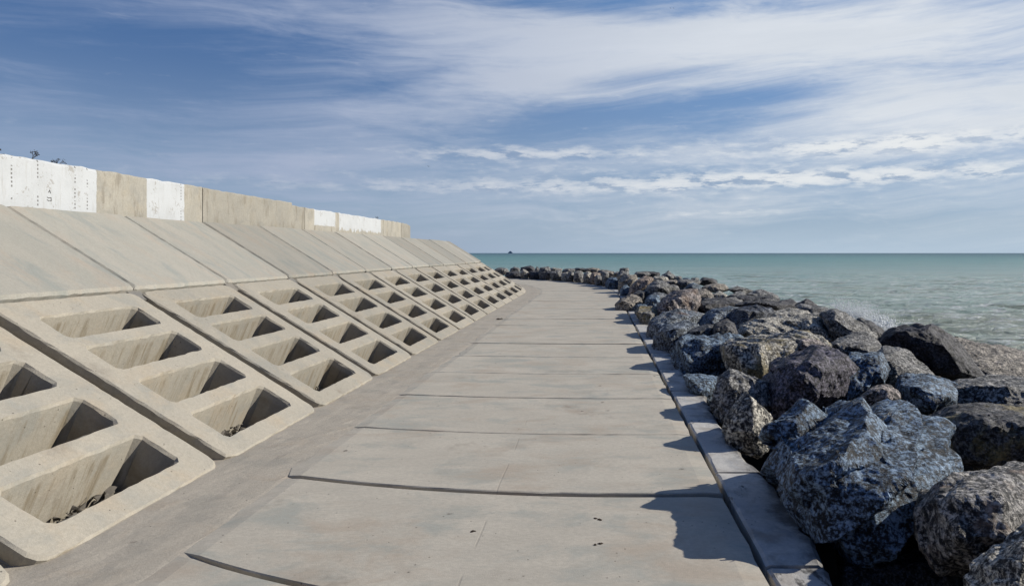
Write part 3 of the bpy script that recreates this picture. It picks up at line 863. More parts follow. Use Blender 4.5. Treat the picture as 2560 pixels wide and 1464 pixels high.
def boulder(label, cr, outline, D, thick, tint='grey', edges=(), m=None, lean=0.5, seed=None, amp=1.0, strata=None, sa=1.0):
    mx, my = sum(q[0] for q in outline) / len(outline), sum(q[1] for q in outline) / len(outline)
    outline = [(mx + (q[0] - mx) * 1.11, my + (q[1] - my) * 1.09) for q in outline]
    ys = [q[1] for q in outline]; y0, y1 = min(ys), max(ys); xs = [q[0] for q in outline]
    pts = []
    for (x, y) in outline:
        tt = (y - y0) / (y1 - y0)                       # 0 top .. 1 bottom
        pts.append(unpix(cr, x, y, D + thick * lean * (0.5 - tt)))
    cx, cy = sum(xs) / len(xs), sum(ys) / len(ys)
    for (x, y) in outline[::2]:
        pts.append(unpix(cr, cx + (x - cx) * 0.78, cy + (y - cy) * 0.72 + (y1 - y0) * 0.06, D + thick * 0.75))
        if not edges: pts.append(unpix(cr, cx + (x - cx) * 0.6, cy + (y - cy) * 0.55, D - thick * 0.28))
    for e in edges:
        pts.append(unpix(cr, e[0], e[1], D - thick * (e[2] if len(e) > 2 else 0.42)))
    global NB; NB += 1
    edge = max(0.012, D * 0.0042)
    me, cen = rock_mesh(pts, edge, seed or NB * 7 + 1, amp, strata, sa=sa)
    o = link('boulder', me, m or M_rock); o.location = cen; o.color = TINT[tint] if isinstance(tint, str) else tint
    tag(o, label, 'boulder', 'boulders of the rubble breakwater')
    return o
NB = 0
# --- nearest boulders, right foreground
boulder('largest blue-grey ridged boulder in the right foreground', 7,
        [(640, 440), (690, 320), (800, 265), (960, 150), (1140, 98), (1290, 92), (1420, 125), (1600, 130), (1790, 230), (1880, 400), (1940, 590), (1850, 800), (1650, 1050), (1300, 1200), (1100, 1060), (830, 860), (700, 740)], 4.35, 1.20, 'blue', [(830, 850, .35), (1060, 760, .5), (1300, 690, .55), (1500, 650, .5), (1720, 660, .35), (1150, 560, .36), (1480, 300, .12), (760, 560, .25)], lean=1.1, strata=(0.62, -0.35, -0.70), sa=3.0)
boulder('dark-tinted boulder added for the shade below the largest blue one', 7,
        [(1120, 1120), (1500, 1130), (1760, 1040), (1900, 1330), (2080, 1400), (2200, 1650), (1400, 1700), (1200, 1450)], 4.35, 0.8, (0.12, 0.125, 0.14, 1))  # added rock; shade of the blue boulder's lower face put into its tint
boulder('rounded mottled boulder with brown stains at the lower right', 7,
        [(1755, 900), (1800, 800), (1900, 720), (2050, 615), (2200, 597), (2340, 588), (2500, 610), (2720, 720), (2800, 1050), (2600, 1350), (2300, 1400), (2090, 1350), (1910, 1330), (1790, 1150)],
        3.65, 0.95, (0.95, 0.92, 0.9, 1), [(1990, 820, .30), (2030, 1100, .42), (2300, 800, .3), (2350, 1100, .45)], m=M_rock_r)
boulder('whitish boulder corner at the bottom right of the photo', 7,
        [(2110, 1300), (2250, 1240), (2390, 1230), (2440, 1120), (2490, 1030), (2700, 960), (2850, 1500), (2500, 1800), (2200, 1750), (2080, 1500)],
        3.0, 0.7, 'pale', [(2330, 1330, .3), (2480, 1200, .3), (2450, 1500, .5)])
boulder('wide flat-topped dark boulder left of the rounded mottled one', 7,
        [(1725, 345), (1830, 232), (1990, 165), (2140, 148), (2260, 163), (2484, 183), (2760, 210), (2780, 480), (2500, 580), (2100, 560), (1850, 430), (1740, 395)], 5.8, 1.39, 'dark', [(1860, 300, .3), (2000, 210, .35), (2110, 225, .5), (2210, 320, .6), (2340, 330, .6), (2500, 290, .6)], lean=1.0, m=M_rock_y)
boulder('long flat black-fronted slab boulder at the right edge', 6,
        [(2045, 930), (2120, 885), (2300, 858), (2546, 872), (2830, 890), (2850, 1090), (2546, 1095), (2330, 1085), (2050, 1055)], 7.6, 2.14, 'grey', [(2050, 945, .35), (2200, 945, .5), (2350, 965, .55), (2546, 965, .6), (2800, 960, .6)], lean=0.9)
boulder('small blue-streaked boulder wedged before the black-fronted slab', 6,
        [(1650, 900), (1720, 850), (1850, 835), (1960, 868), (2060, 915), (2045, 1050), (1940, 1085), (1870, 1130), (1770, 1060), (1680, 960)], 6.9, 0.97, 'blue', [(1760, 940, .45), (1880, 925, .35), (2000, 985, .4)], lean=0.9)
boulder('small rounded reddish boulder on top of the largest blue one', 6,
        [(1380, 1000), (1440, 950), (1540, 908), (1600, 920), (1655, 975), (1670, 1030), (1560, 1060), (1420, 1045)], 5.85, 0.51, 'pink')
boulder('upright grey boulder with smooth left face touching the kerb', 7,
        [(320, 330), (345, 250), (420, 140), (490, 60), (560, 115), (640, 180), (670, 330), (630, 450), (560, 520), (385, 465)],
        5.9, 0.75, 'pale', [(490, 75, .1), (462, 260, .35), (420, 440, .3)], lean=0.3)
boulder('rough grey boulder behind the upright one at the kerb', 6,
        [(350, 1060), (400, 870), (470, 808), (520, 830), (570, 885), (640, 940), (725, 900), (740, 1060), (690, 1130), (560, 1180), (400, 1180)], 7, 0.93, 'grey', [(480, 880, .25), (590, 985, .3), (430, 1050, .3)])
boulder('broad purple-black boulder in the middle of the foreground pile', 6,
        [(715, 1000), (730, 870), (770, 760), (900, 715), (1100, 645), (1240, 650), (1330, 690), (1340, 800), (1250, 980), (1060, 1060), (900, 1150), (750, 1260), (735, 1150)], 7.3, 1.28, 'purple', [(800, 790, .2), (1040, 725, .35), (1090, 830, .5), (1080, 1000, .5), (900, 900, .45), (790, 1080, .4)], lean=0.8, strata=(0.8, 0.1, 0.5))
boulder('blue facet boulder beside the broad purple-black one', 6,
        [(1190, 880), (1290, 790), (1330, 700), (1440, 690), (1530, 698), (1575, 800), (1540, 900), (1360, 1000), (1130, 1010)], 7.7, 0.97, 'blue', [(1340, 730, .1), (1510, 715, .28), (1530, 850, .4), (1340, 920, .45), (1190, 920, .3)], lean=1.0)
boulder('smooth grey sloping boulder right of the blue facet', 6,
        [(1515, 690), (1560, 653), (1690, 665), (1760, 722), (1840, 790), (1912, 862), (1800, 890), (1650, 930), (1590, 890), (1560, 760)], 8.4, 1.18, 'grey', [(1560, 720, .35), (1620, 830, .45), (1760, 845, .4)], lean=1.0, strata=(0.6, 0.2, 0.7))
boulder('big flat boulder with yellow lichen face in mid pile', 6,
        [(428, 640), (450, 615), (560, 588), (700, 560), (900, 558), (1020, 528), (1110, 558), (1165, 625), (1120, 690), (960, 740), (800, 830), (690, 900), (590, 880), (510, 820), (465, 740)], 9.2, 1.64, 'pale', [(450, 645, .25), (600, 655, .5), (680, 660, .52), (810, 665, .45), (950, 650, .3), (685, 880, .45), (530, 830, .25)], lean=1.0, m=M_rock_y)
boulder('small reddish wedge boulder on the lichen boulder', 6,
        [(930, 640), (945, 590), (1010, 583), (1100, 600), (1170, 640), (1060, 670), (955, 695)], 8.9, 0.55, 'pink', [(960, 610, .35), (1040, 650, .4)])
boulder('pale ridged boulder behind the reddish wedge', 6,
        [(1165, 630), (1230, 590), (1330, 550), (1430, 545), (1500, 610), (1535, 662), (1500, 700), (1400, 710), (1330, 690), (1190, 680)], 10, 1.13, 'grey', [(1250, 625, .35), (1380, 650, .42), (1480, 660, .35)], lean=0.9)
boulder('tall pointed boulder with purple left face below the spray', 6,
        [(1120, 420), (1188, 372), (1280, 408), (1390, 490), (1475, 545), (1545, 640), (1430, 620), (1330, 600), (1230, 610), (1185, 520)], 11.8, 1.38, 'grey', [(1215, 405, .1), (1200, 480, .35), (1235, 580, .4), (1380, 560, .35)], lean=0.8, strata=(0.3, 0.6, 0.7))
boulder('dark low boulder in the wash beside the spray', 6,
        [(1345, 455), (1380, 438), (1450, 458), (1530, 508), (1572, 560), (1545, 640), (1480, 580), (1400, 510)], 15, 1.08, 'dark', [(1440, 500, .4), (1520, 560, .4)])
boulder('huge shade-tinted boulder with two humps at the waterline', 6,
        [(1530, 640), (1570, 540), (1640, 514), (1710, 510), (1755, 533), (1830, 498), (1890, 488), (1935, 540), (2050, 600), (2140, 720), (2240, 860), (2060, 930), (1900, 880), (1760, 760), (1690, 710), (1540, 690)], 10.8, 1.54, (0.20, 0.20, 0.24, 1), [(1600, 600, .35), (1840, 560, .35), (1960, 640, .4), (2050, 800, .4)], lean=0.3)  # tint lowered to put the face's shade into the rock colour
boulder('long sloping seaward slab boulder right of the two humps', 6,
        [(1930, 545), (2000, 558), (2050, 600), (2190, 622), (2270, 640), (2400, 690), (2546, 740), (2850, 830), (2850, 960), (2546, 930), (2300, 920), (2210, 880), (2120, 740)], 12.2, 2.69, 'warm', [(2080, 690, .1), (2200, 850, .45), (2400, 880, .5), (2700, 900, .5)], lean=1.2, strata=(0.35, 0.2, 0.8))
boulder('furthest right low slab boulder with black left end', 6,
        [(2170, 640), (2195, 614), (2280, 626), (2400, 640), (2546, 680), (2850, 770), (2850, 860), (2546, 800), (2330, 760), (2240, 710)], 14.5, 2.53, 'warm', [(2210, 650, .3), (2330, 730, .35), (2546, 770, .4)], lean=1.0, strata=(0.35, 0.2, 0.8))
boulder('blocky boulder with speckled dark front behind the lichen boulder', 6,
        [(535, 565), (560, 490), (620, 460), (760, 428), (840, 438), (900, 478), (945, 510), (935, 560), (850, 600), (700, 610), (560, 605)], 11.8, 1.31, 'pale', [(555, 510, .35), (690, 515, .45), (850, 560, .4)], lean=0.9)
boulder('square-edged stepped boulder left of the tall pointed one', 6,
        [(830, 450), (880, 433), (1040, 418), (1112, 418), (1150, 470), (1195, 540), (1222, 595), (1160, 620), (1080, 600), (940, 560), (880, 490)], 12.2, 1.44, 'pale', [(870, 460, .3), (1040, 460, .4), (1100, 520, .4), (1170, 590, .3)], lean=1.0)
boulder('long dark boulder with pale crest in the middle row', 6,
        [(430, 440), (520, 370), (640, 348), (740, 378), (765, 412), (720, 470), (620, 500), (540, 540), (490, 570), (430, 500)], 13.6, 1.28, (0.45, 0.50, 0.62, 1), [(540, 400, .35), (680, 400, .4), (560, 480, .5)], lean=0.7)
boulder('dark-fronted boulder on the crest with pale right end', 6,
        [(520, 352), (600, 320), (700, 308), (830, 318), (912, 345), (922, 378), (860, 400), (740, 400), (640, 370)], 16.5, 1.31, 'dark', [(600, 340, .4), (800, 350, .45)])
boulder('flat light boulder in front of the pale-ended one', 6,
        [(730, 400), (900, 372), (1010, 388), (1050, 415), (960, 450), (840, 460), (760, 430)], 15, 1.29, 'pale', lean=1.2)
boulder('small dark block above the steep blue face', 6,
        [(340, 600), (360, 480), (440, 450), (490, 478), (520, 560), (500, 620), (430, 660), (350, 650)], 11, 0.74, 'dark', [(380, 510, .4), (470, 500, .4)])
boulder('black-fronted boulder left of the small dark block', 6,
        [(140, 610), (180, 530), (330, 488), (365, 500), (360, 620), (270, 670), (170, 660)], 11.3, 1.00, (0.36, 0.38, 0.44, 1), [(200, 545, .4), (320, 520, .45)])
boulder('steep blue-faced boulder leaning on the kerb row', 6,
        [(62, 640), (130, 578), (340, 605), (530, 560), (540, 640), (480, 760), (500, 830), (400, 880), (240, 915), (165, 890), (110, 800)], 9.9, 1.09, 'blue', [(150, 600, .25), (180, 650, .4), (190, 790, .45), (240, 895, .35), (430, 650, .25)], lean=0.6)
boulder('broken blue block below the steep blue face', 6,
        [(140, 830), (240, 900), (400, 862), (400, 960), (350, 1050), (280, 1030), (190, 960)], 8.1, 0.66, 'blue', [(235, 920, .4), (300, 1000, .3)])
boulder('tall blue-grey boulder at the kerb with angular facets', 5,
        [(1588, 950), (1610, 860), (1700, 780), (1850, 748), (1970, 775), (1995, 810), (1880, 900), (1800, 950), (1780, 1100), (1695, 1060), (1615, 1020)], 11.7, 1.10, (0.62, 0.74, 0.92, 1), [(1700, 820, .35), (1650, 930, .4), (1740, 1000, .4), (1860, 800, .35)])
boulder('large pinkish boulder with pale lit flank', 5,
        [(1560, 720), (1615, 640), (1640, 570), (1720, 480), (1800, 458), (1960, 458), (1985, 540), (1970, 650), (1900, 720), (1700, 740), (1600, 790)], 16.6, 1.37, 'pink', [(1660, 590, .35), (1760, 520, .35), (1800, 600, .45), (1940, 600, .3)], lean=0.6, m=M_rock_r)
boulder('grey boulder directly right of the large pinkish one', 5,
        [(1955, 475), (2050, 443), (2110, 498), (2125, 535), (2050, 590), (1975, 570)], 20, 1.09, 'warm')
boulder('mottled bluish-white boulder below the pinkish one', 5,
        [(1530, 850), (1560, 745), (1680, 668), (1800, 628), (1900, 650), (2025, 685), (2000, 775), (1880, 790), (1700, 830), (1600, 900), (1550, 900)], 13.6, 1.22, (0.80, 0.92, 1.06, 1), [(1590, 770, .3), (1700, 750, .42), (1850, 720, .35)], lean=0.9, m=M_rock_r)
boulder('grey boulder with yellow-stained corner at the kerb', 5,
        [(1412, 650), (1460, 608), (1590, 618), (1640, 665), (1590, 760), (1560, 870), (1510, 860), (1450, 745)], 16.2, 1.06, 'grey', [(1440, 660, .3), (1530, 680, .42)], m=M_rock_y)
boulder('flat grey boulder standing on the kerb edge alone', 5,
        [(1238, 592), (1280, 540), (1380, 500), (1460, 520), (1482, 572), (1440, 610), (1385, 685), (1310, 690), (1270, 665)], 19.8, 1.09, 'warm', [(1290, 560, .3), (1400, 590, .4)], lean=0.8)
boulder('rounded grey boulder behind the flat kerb one', 5,
        [(1500, 590), (1540, 510), (1620, 478), (1700, 500), (1680, 590), (1630, 640), (1540, 635)], 19.6, 1.13, (0.8, 0.88, 1.0, 1))
boulder('long grooved boulder sloping down towards the pinkish one', 5,
        [(1480, 560), (1500, 480), (1530, 420), (1600, 368), (1680, 388), (1765, 440), (1720, 500), (1600, 510), (1540, 560)], 23.5, 1.55, 'grey', [(1560, 430, .3), (1640, 420, .35)])
boulder('orange-tinted boulder in the kerb row', 5,
        [(1340, 515), (1370, 430), (1430, 365), (1520, 318), (1572, 350), (1545, 420), (1500, 455), (1440, 490), (1390, 525)], 25.5, 1.59, 'orange', [(1430, 400, .3), (1500, 400, .4)])
boulder('tall grey boulder left of the orange-tinted one', 5,
        [(1275, 525), (1290, 470), (1262, 410), (1330, 338), (1410, 325), (1440, 380), (1380, 460), (1340, 525)], 28, 1.57, 'warm')
boulder('flat-topped dark boulder under the orange-tinted one', 5,
        [(1385, 490), (1440, 458), (1515, 465), (1480, 540), (1400, 530)], 23, 0.95, 'dark', lean=1.0)
boulder('pointed boulder standing above the far pile', 5,
        [(1635, 340), (1670, 310), (1718, 282), (1770, 328), (1775, 370), (1710, 385), (1640, 365)], 33, 1.49, 'grey', [(1700, 310, .3), (1750, 340, .4)])
boulder('twin-peaked dark boulder on the seaward crest', 2,
        [(1540, 370), (1600, 310), (1640, 275), (1700, 310), (1830, 310), (1860, 370), (1840, 410), (1640, 400)], 29, 1.72, 'dark')
boulder('smooth dark blue dome boulder on the crest', 2,
        [(1350, 460), (1400, 385), (1480, 358), (1560, 390), (1630, 445), (1560, 490), (1430, 490)], 25, 1.43, (0.40, 0.52, 0.66, 1), amp=0.5)
boulder('black-sided boulder left of the dark blue dome', 2,
        [(1205, 390), (1250, 305), (1310, 310), (1440, 320), (1580, 335), (1540, 380), (1400, 410), (1290, 430)], 27, 1.57, 'grey', [(1300, 350, .4)])
boulder('long low grey boulder seaward of the dome', 2,
        [(1620, 430), (1700, 395), (1860, 370), (1960, 385), (2050, 470), (1900, 510), (1700, 500)], 25, 1.83, 'warm')
boulder('low grey boulder at the sea edge of the crest', 2,
        [(2040, 460), (2180, 415), (2300, 460), (2420, 490), (2300, 530), (2110, 510)], 24.5, 1.78, 'grey')
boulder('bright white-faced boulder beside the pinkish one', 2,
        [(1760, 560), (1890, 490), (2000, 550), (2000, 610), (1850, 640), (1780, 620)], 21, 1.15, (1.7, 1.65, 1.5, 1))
boulder('dark-fronted block right of the pinkish boulder', 2,
        [(1530, 830), (1580, 670), (1700, 620), (1960, 600), (2110, 590), (2230, 670), (2050, 740), (1850, 800), (1640, 870)], 17.5, 1.60, 'grey', [(1620, 690, .4), (1900, 650, .45)])
boulder('grey sloping boulder behind the dark-fronted block', 2,
        [(1990, 580), (2200, 490), (2330, 540), (2300, 620), (2150, 640), (2040, 620)], 20.5, 1.36, 'grey')
boulder('rough dark boulder on the right of the upper pile', 6,
        [(505, 300), (560, 278), (680, 285), (795, 298), (815, 330), (700, 350), (560, 345)], 18.5, 1.46, 'dark')
boulder('flat crest boulder before the open sea', 6,
        [(590, 268), (690, 238), (800, 278), (825, 325), (760, 335), (640, 300)], 20.5, 1.47, 'grey')
boulder('low dark boulder at the sea side of the crest', 6,
        [(815, 318), (900, 302), (945, 338), (930, 370), (850, 360)], 19.5, 1.05, 'dark')
boulder('black triangular boulder on the seaward edge', 6,
        [(918, 358), (1010, 303), (1092, 360), (1060, 395), (960, 385)], 19, 1.19, 'dark', [(990, 340, .4)])
boulder('pale flat boulder below the black triangle', 6,
        [(930, 365), (980, 340), (1130, 370), (1205, 390), (1130, 440), (1040, 430)], 16.5, 1.33, 'grey', lean=1.1)
boulder('blue ridge boulder between the mottled and the long dark one', 6,
        [(245, 490), (280, 420), (350, 378), (500, 353), (540, 365), (450, 440), (370, 500), (290, 540)], 13.8, 1.17, (0.7, 0.85, 1.05, 1), lean=1.0)
boulder('grey boulder on the steep slope above the blue ridge', 6,
        [(232, 380), (260, 330), (310, 308), (440, 300), (545, 332), (460, 385), (300, 420)], 17, 1.39, 'dark', [(290, 345, .4)])
# --- far row where the path bends, as seen boxes (crop 1)
far = [(270, 275, 500, 395, 47, 'grey', 'leftmost far boulder showing beside the slope'), (470, 345, 730, 480, 44, 'dark', 'low dark far boulder beside the slope foot'),
       (530, 270, 720, 380, 46, 'grey', 'far boulder behind the low dark one'), (720, 315, 850, 485, 43, 'pale', 'upright striped far boulder'),
       (720, 245, 980, 400, 45, 'dark', 'high dark far boulder behind the striped one'), (870, 330, 1060, 490, 42.6, 'dark', 'dark squat far boulder right of the striped one'),
       (980, 265, 1060, 430, 43.6, 'grey', 'narrow rounded far boulder'), (1050, 262, 1240, 490, 42, 'grey', 'tall rounded far boulder in the bend'),
       (1150, 325, 1290, 480, 41.3, 'dark', 'flat-topped far boulder right of the tall one'), (1230, 275, 1440, 360, 43, 'pale', 'pale far boulder on the top of the bend'),
       (1260, 320, 1460, 500, 40.6, 'grey', 'boxy far boulder in the bend'), (1430, 350, 1590, 510, 39.8, 'pale', 'light far boulder touching the path in the bend'),
       (1455, 290, 1670, 370, 41, 'grey', 'twin-topped far boulder behind the light one'), (1545, 350, 1660, 520, 39.0, 'grey', 'slim far boulder in the kerb row'),
       (1650, 330, 1830, 545, 38.2, 'grey', 'far boulder with a white spot low on its face'), (1690, 280, 1870, 350, 40, 'dark', 'dark far boulder above the white-spotted one'),
       (1850, 275, 2100, 360, 39.5, 'warm', 'low wide far boulder on the bend crest'), (1820, 365, 1970, 570, 37, 'pale', 'pale far boulder right of the white-spotted one'),
       (1950, 350, 2130, 580, 36, 'orange', 'far boulder with orange top'), (2080, 325, 2380, 420, 37, 'warm', 'low far boulder behind the orange top'),
       (2030, 415, 2190, 610, 34.6, 'grey', 'grey far boulder with steep ridges'), (2165, 340, 2270, 620, 33.6, 'grey', 'thin standing far boulder'),
       (2230, 470, 2480, 690, 31.5, 'blue', 'bluish far boulder near the kerb end'), (2370, 345, 2560, 440, 34, 'pale', 'light block behind the bluish far boulder'),
       (2470, 275, 2640, 370, 33, 'grey', 'single rounded boulder standing above the far crest')]
for i, (x0, y0, x1, y1, D, tn, lab) in enumerate(far):
    rg = random.Random(i + 5); w_, h_ = x1 - x0, y1 - y0
    out = []
    for q in range(8):
        a = 2 * math.pi * q / 8 + rg.uniform(-.3, .3); rr = rg.uniform(.85, 1.2)
        sx = abs(math.cos(a)) ** .6 * (1 if math.cos(a) > 0 else -1); sy = abs(math.sin(a)) ** .6 * (1 if math.sin(a) > 0 else -1)
        out.append((x0 + w_ / 2 + sx * w_ / 2 * rr, y0 + h_ / 2 + sy * h_ / 2 * rr))
    boulder(lab, 1, out, D, 1.1, tn)
for i, (x0, y0, x1, y1, D, tn, lab) in enumerate([
        (100, 280, 330, 460, 32.5, 'blue', 'dark blue boulder at the kerb where the bend starts'), (290, 180, 480, 400, 31, 'grey', 'grooved dark boulder above the bend start'),
        (300, 240, 560, 520, 28, 'warm', 'big brownish slanting boulder at the bend start'), (330, 400, 480, 590, 26.3, 'blue', 'blue foot boulder under the brownish slanting one'),
        (560, 190, 780, 280, 36, 'grey', 'rounded light boulder on the far crest'), (640, 180, 930, 290, 38, 'dark', 'wide dark boulder on the far crest'),
        (830, 255, 1080, 360, 30, 'pale', 'pale striped boulder under the standing point'), (790, 330, 1060, 480, 25.5, 'grey', 'grooved boulder with a blue-black face'),
        (1040, 320, 1240, 420, 27, 'warm', 'low tan boulder behind the grooved one'), (1060, 400, 1250, 500, 23.8, 'grey', 'dark cracked boulder behind the pinkish one'),
        (1170, 255, 1290, 340, 32, 'grey', 'small boulder right of the standing point'), (1300, 278, 1420, 340, 31.5, 'blue', 'small bluish boulder on the seaward crest'),
        (1440, 280, 1560, 340, 31, 'grey', 'small grey boulder left of the twin peaks'), (590, 690, 760, 830, 17.2, 'blue', 'shaded boulder behind the yellow-stained corner'),
        (740, 560, 960, 780, 18, 'blue', 'rounded blue-black boulder left of the pinkish one')]):
    rg = random.Random(i + 55); w_, h_ = x1 - x0, y1 - y0
    out = []
    for q in range(10):
        a = 2 * math.pi * q / 10 + rg.uniform(-.2, .2); rr = rg.uniform(.86, 1.18)
        sx = abs(math.cos(a)) ** .65 * (1 if math.cos(a) > 0 else -1); sy = abs(math.sin(a)) ** .65 * (1 if math.sin(a) > 0 else -1)
        out.append((x0 + w_ / 2 + sx * w_ / 2 * rr, y0 + h_ / 2 + sy * h_ / 2 * rr))
    boulder(lab, 2, out, D, 1.0, tn)

# --- the rest of the pile: individual boulders in rows, copies of ten shapes
protos = []
for i in range(10):
    rg = np.random.default_rng(900 + i)
    pts = []
    for _ in range(14):
        d = rg.normal(size=3); d /= np.linalg.norm(d)
        d = np.sign(d) * np.abs(d) ** 0.7
        pts.append(tuple(d * np.array([0.62, 0.55, 0.45]) * rg.uniform(.85, 1.1)))
    me, _c = rock_mesh(pts, 0.05, 300 + i, cut=(0.03, 0.14), ncut=14); me.materials.append(M_rock); protos.append(me)
rows = [(1.75, -0.22, 0.66), (2.7, -0.30, 0.8), (3.8, -0.40, 0.85), (4.9, -0.55, 0.9), (6.0, -1.0, 0.9), (7.2, -1.55, 1.0), (8.5, -2.1, 1.0)]
rname = ['kerb-side', 'second', 'third', 'fourth', 'fifth', 'wave-washed', 'outermost']
words = ['grey', 'dark grey', 'bluish', 'brownish']; tk = [(0.6, 0.6, 0.6, 1), (0.3, 0.3, 0.33, 1), (0.42, 0.58, 0.8, 1), (0.75, 0.66, 0.56, 1)]
for ri, (off, zc, sc) in enumerate(rows):
    s = 0.6 + 0.5 * (ri % 2); j = 0
    while s < 47:
        j += 1
        rg = random.Random(ri * 100 + j)
        ci = rg.randrange(4)
        if not (s < 3 and ri > 4) and not (s < 3.2 and ri == 0):
            o = link('boulder', protos[rg.randrange(10)])
            q = P(s + rg.uniform(-.25, .25), off + rg.uniform(-.2, .2), zc + rg.uniform(-.15, .08) + (0.42 if s > 25 and ri in (1, 2) else 0.22 if s > 17 and ri < 4 else (-0.05 if s < 6 else 0)))
            o.location = q; o.rotation_euler = (rg.uniform(-.5, .5), rg.uniform(-.5, .5), rg.uniform(0, 6.28))
            e = sc * rg.uniform(.85, 1.1); o.scale = (e, e * rg.uniform(.85, 1.1), e * rg.uniform(.8, 1.1))
            o.color = tk[ci]
            tag(o, '%s boulder low in the %s row, %s from the near end' % (words[ci], rname[ri], ordinal(j)), 'boulder', 'boulders of the rubble breakwater')
        s += (1.65 + 0.02 * s) if s < 22 else ((1.45 if ri < 3 else 2.3) if ri < 5 else 3.6)

# ------------------------------------------------------------------ spray where a wave breaks
def spray():
    rg = np.random.default_rng(5); V, Fc = [], []
    def drop(p, r_):
        b = len(V); 
        for d in ((1, 0, 0), (-1, 0, 0), (0, 1, 0), (0, -1, 0), (0, 0, 1.3), (0, 0, -1.3)): V.append((p[0] + d[0] * r_, p[1] + d[1] * r_, p[2] + d[2] * r_))
        for q in ((0, 2, 4), (2, 1, 4), (1, 3, 4), (3, 0, 4), (2, 0, 5), (1, 2, 5), (3, 1, 5), (0, 3, 5)): Fc.append(tuple(b + i for i in q))
    D = 17.0
    jets = [(2112, 815, 0.35, 75, 12), (2128, 815, 0.0, 62, 14), (2150, 815, -0.4, 60, 12), (2140, 820, 0.1, 48, 20), (2185, 830, -0.2, 52, 14), (2195, 835, -0.5, 40, 16), (2170, 832, 0.2, 35, 24)]
    for (px, py, lean, hh, wd) in jets:
        for _ in range(2300):
            u = rg.random() ** 1.7; x = px + rg.normal(0, wd * (0.6 + 0.9 * u)) - lean * hh * u * 0.4; y = py - hh * u * (0.7 + 0.4 * rg.random())
            d = D + rg.normal(0, 0.35); r_ = (0.006 + 0.020 * rg.random() ** 4) * (1.25 - 0.7 * u)
            drop(((x - PX) / F * d, d, EYE - (y - PY) / F * d), r_)
    for _ in range(2600):
        x = rg.normal(2205, 17); y = 842 - abs(rg.normal(0, 16)); d = 16.2 + rg.normal(0, .3)
        drop(((x - PX) / F * d, d, EYE - (y - PY) / F * d), 0.012 + 0.03 * rg.random() ** 2)
    o = from_pydata('sea_spray', V, Fc, M_foam); o['kind'] = 'stuff'; return o
sp = spray()
sp['label'] = 'white spray thrown up where a wave breaks on the boulders'; sp['category'] = 'spray'

# ------------------------------------------------------------------ debris in the cells and on the path
def debris():
    rg = random.Random(8); V, Fc = [], []
    def chip(p, r_):
        bm = bmesh.new(); 
        for _ in range(8): bm.verts.new((p[0] + rg.gauss(0, r_), p[1] + rg.gauss(0, r_), p[2] + rg.gauss(0, r_ * .7)))
        rr = bmesh.ops.convex_hull(bm, input=bm.verts); bmesh.ops.delete(bm, geom=[g for g in rr['geom_interior'] if isinstance(g, bmesh.types.BMVert)], context='VERTS')
        bm.verts.index_update(); b = len(V); V.extend([tuple(x.co) for x in bm.verts]); Fc.extend([tuple(b + x.index for x in f_.verts) for f_ in bm.faces]); bm.free()
    for pk in range(6):
        s0 = 5.445 - PITCH * 2 + PITCH * pk; lowrow = 0.10
        for hi, (h0, h1) in enumerate(HOLES):
            nn = [170, 30, 24, 20][hi]
            for _ in range(nn):
                tt = rg.uniform(h0 + .02, h1 - .02); ss = s0 + rg.uniform(.3, 1.42); dn = (-0.40 if hi == 0 else -0.53) + rg.uniform(-.02, .03)
                chip((TOE - tt * CA + dn * SA, ss, tt * SA + dn * CA), rg.uniform(.009, .028))
            for _ in range(14 if hi < 2 else 4):
                tt = rg.uniform(h0 + .05, h1 - .05); ss = s0 + rg.uniform(.35, 1.35); dn = -0.37 if hi == 0 else -0.47
                a = Vector((TOE - tt * CA + dn * SA, ss, tt * SA + dn * CA)); tube(V, Fc, a, a + Vector((rg.uniform(-.06, .08), rg.uniform(-.15, .15), rg.uniform(-.03, .07))), .004, .002, 4)
    o = from_pydata('cell_debris', V, Fc, M_chip); o['kind'] = 'stuff'; o['label'] = 'stone chips and twigs collected in the panel slots'; o['category'] = 'debris'
debris()


def scrap(px, py, r_, label, seed, m=M_weed):
    d = EYE * F / (py - PY); x = (px - PX) / F * d; rg = random.Random(seed); bm = bmesh.new()
    for q in range(3):
        cx, cy = rg.gauss(0, r_ * .5), rg.gauss(0, r_ * .5)
        top = []
        kk = 9
        ring_ = [bm.verts.new((cx + math.cos(6.283 * i / kk) * r_ * rg.uniform(.3, 1), cy + math.sin(6.283 * i / kk) * r_ * rg.uniform(.3, .9), 0)) for i in range(kk)]
        c = bm.verts.new((cx, cy, r_ * rg.uniform(.25, .5)))
        for i in range(kk): bm.faces.new((ring_[i], ring_[(i + 1) % kk], c))
    me = bpy.data.meshes.new('seaweed_scrap'); bm.to_mesh(me); bm.free()
    o = link('seaweed_scrap', me, m); o.location = (x, d, 0.006); tag(o, label, 'scrap', 'scraps lying on the walkway')
scrap(1497, 1362, 0.018, 'dark scrap near the bottom middle of the walkway', 1)
scrap(1494, 1300, 0.017, 'dark scrap just beyond the nearest middle one', 2)
scrap(1182, 1330, 0.014, 'small brown scrap left of the walkway middle', 3)
scrap(1164, 1168, 0.013, 'small scrap in the second slab from the front', 4)
scrap(1250, 798, 0.07, 'dark scrap at the far end of the mortar strip', 5)
scrap(40, 1398, 0.03, 'rust-brown leaf scrap in the gap at the lower left', 6, M_leaf)

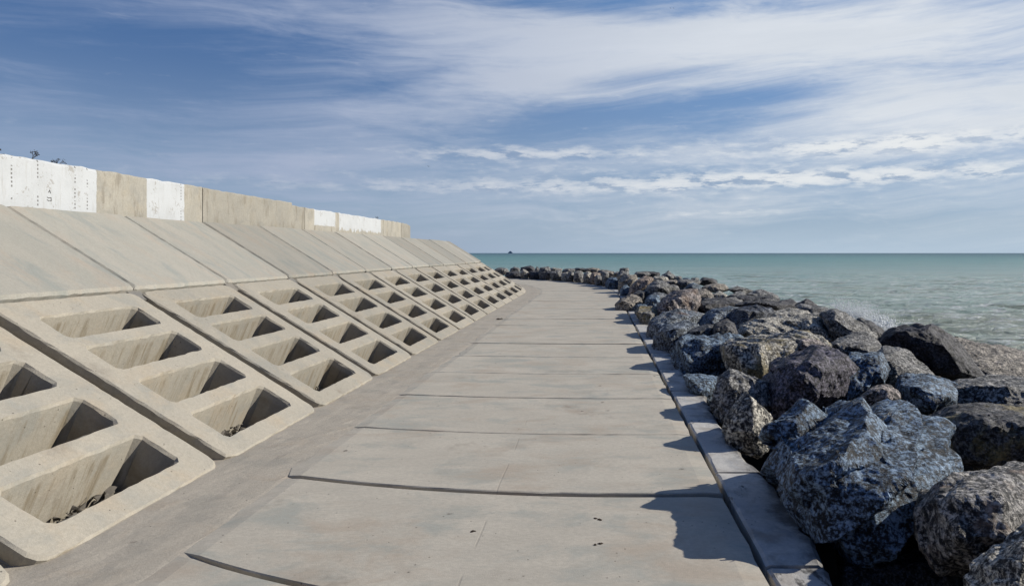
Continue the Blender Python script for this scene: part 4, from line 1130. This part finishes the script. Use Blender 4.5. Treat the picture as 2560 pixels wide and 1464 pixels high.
# ------------------------------------------------------------------ ship on the horizon, birds
def box(V, Fc, x0, x1, y0, y1, z0, z1, rake=0.0):
    b = len(V)
    V += [(x0, y0, z0), (x1, y0, z0), (x1, y1, z0), (x0, y1, z0), (x0 - rake, y0, z1), (x1 + rake, y0, z1), (x1 + rake, y1, z1), (x0 - rake, y1, z1)]
    for q in ((0, 3, 2, 1), (4, 5, 6, 7), (0, 1, 5, 4), (1, 2, 6, 5), (2, 3, 7, 6), (3, 0, 4, 7)): Fc.append(tuple(b + i for i in q))
SD = 6500.0
ship = bpy.data.objects.new('ship', None); C.objects.link(ship); ship.location = ((1276 - PX) / F * SD, SD, -2.0)
V, Fc = [], []; box(V, Fc, -19, 19, -5, 5, -1, 9, 3); from_pydata('hull', V, Fc, M_ship, ship)
V, Fc = [], []; box(V, Fc, -14, 13, -4, 4, 9.02, 16); box(V, Fc, -9, 9, -3.5, 3.5, 16.02, 19.5); from_pydata('deck_house', V, Fc, M_ship, ship)
V, Fc = [], []; box(V, Fc, 1, 4, -1.5, 1.5, 19.52, 23); from_pydata('funnel', V, Fc, M_ship, ship)
tag(ship, 'distant hazy ship on the horizon', 'ship')


def bird(px, py, d, label, sp_=0.5):
    V = [(0, 0.2, 0), (0, -0.25, 0.0), (0, 0, 0.06), (0, 0, -0.06), (-sp_, -0.05, 0.14), (sp_, -0.05, 0.14), (-sp_ * .5, 0.08, 0.12), (sp_ * .5, 0.08, 0.12)]
    Fc = [(0, 2, 1), (0, 1, 3), (2, 6, 3), (6, 4, 3), (2, 4, 6), (2, 3, 7), (7, 3, 5), (2, 7, 5)]
    o = from_pydata('bird', V, Fc, M_bird); o.location = ((px - PX) / F * d, d, EYE - (py - PY) / F * d); o.rotation_euler = (0.2, 0.2, 0.6)
    tag(o, label, 'bird', 'birds in the sky')
bird(1071, 416, 220, 'tiny bird low in the sky over the parapet')
bird(1676, 21, 260, 'left one of two tiny birds high in the sky')
bird(1684, 21, 264, 'right one of two tiny birds high in the sky')

scene.render.engine = 'CYCLES'
scene.cycles.max_bounces = 6; scene.cycles.diffuse_bounces = 3; scene.cycles.glossy_bounces = 3
scene.cycles.use_denoising = True
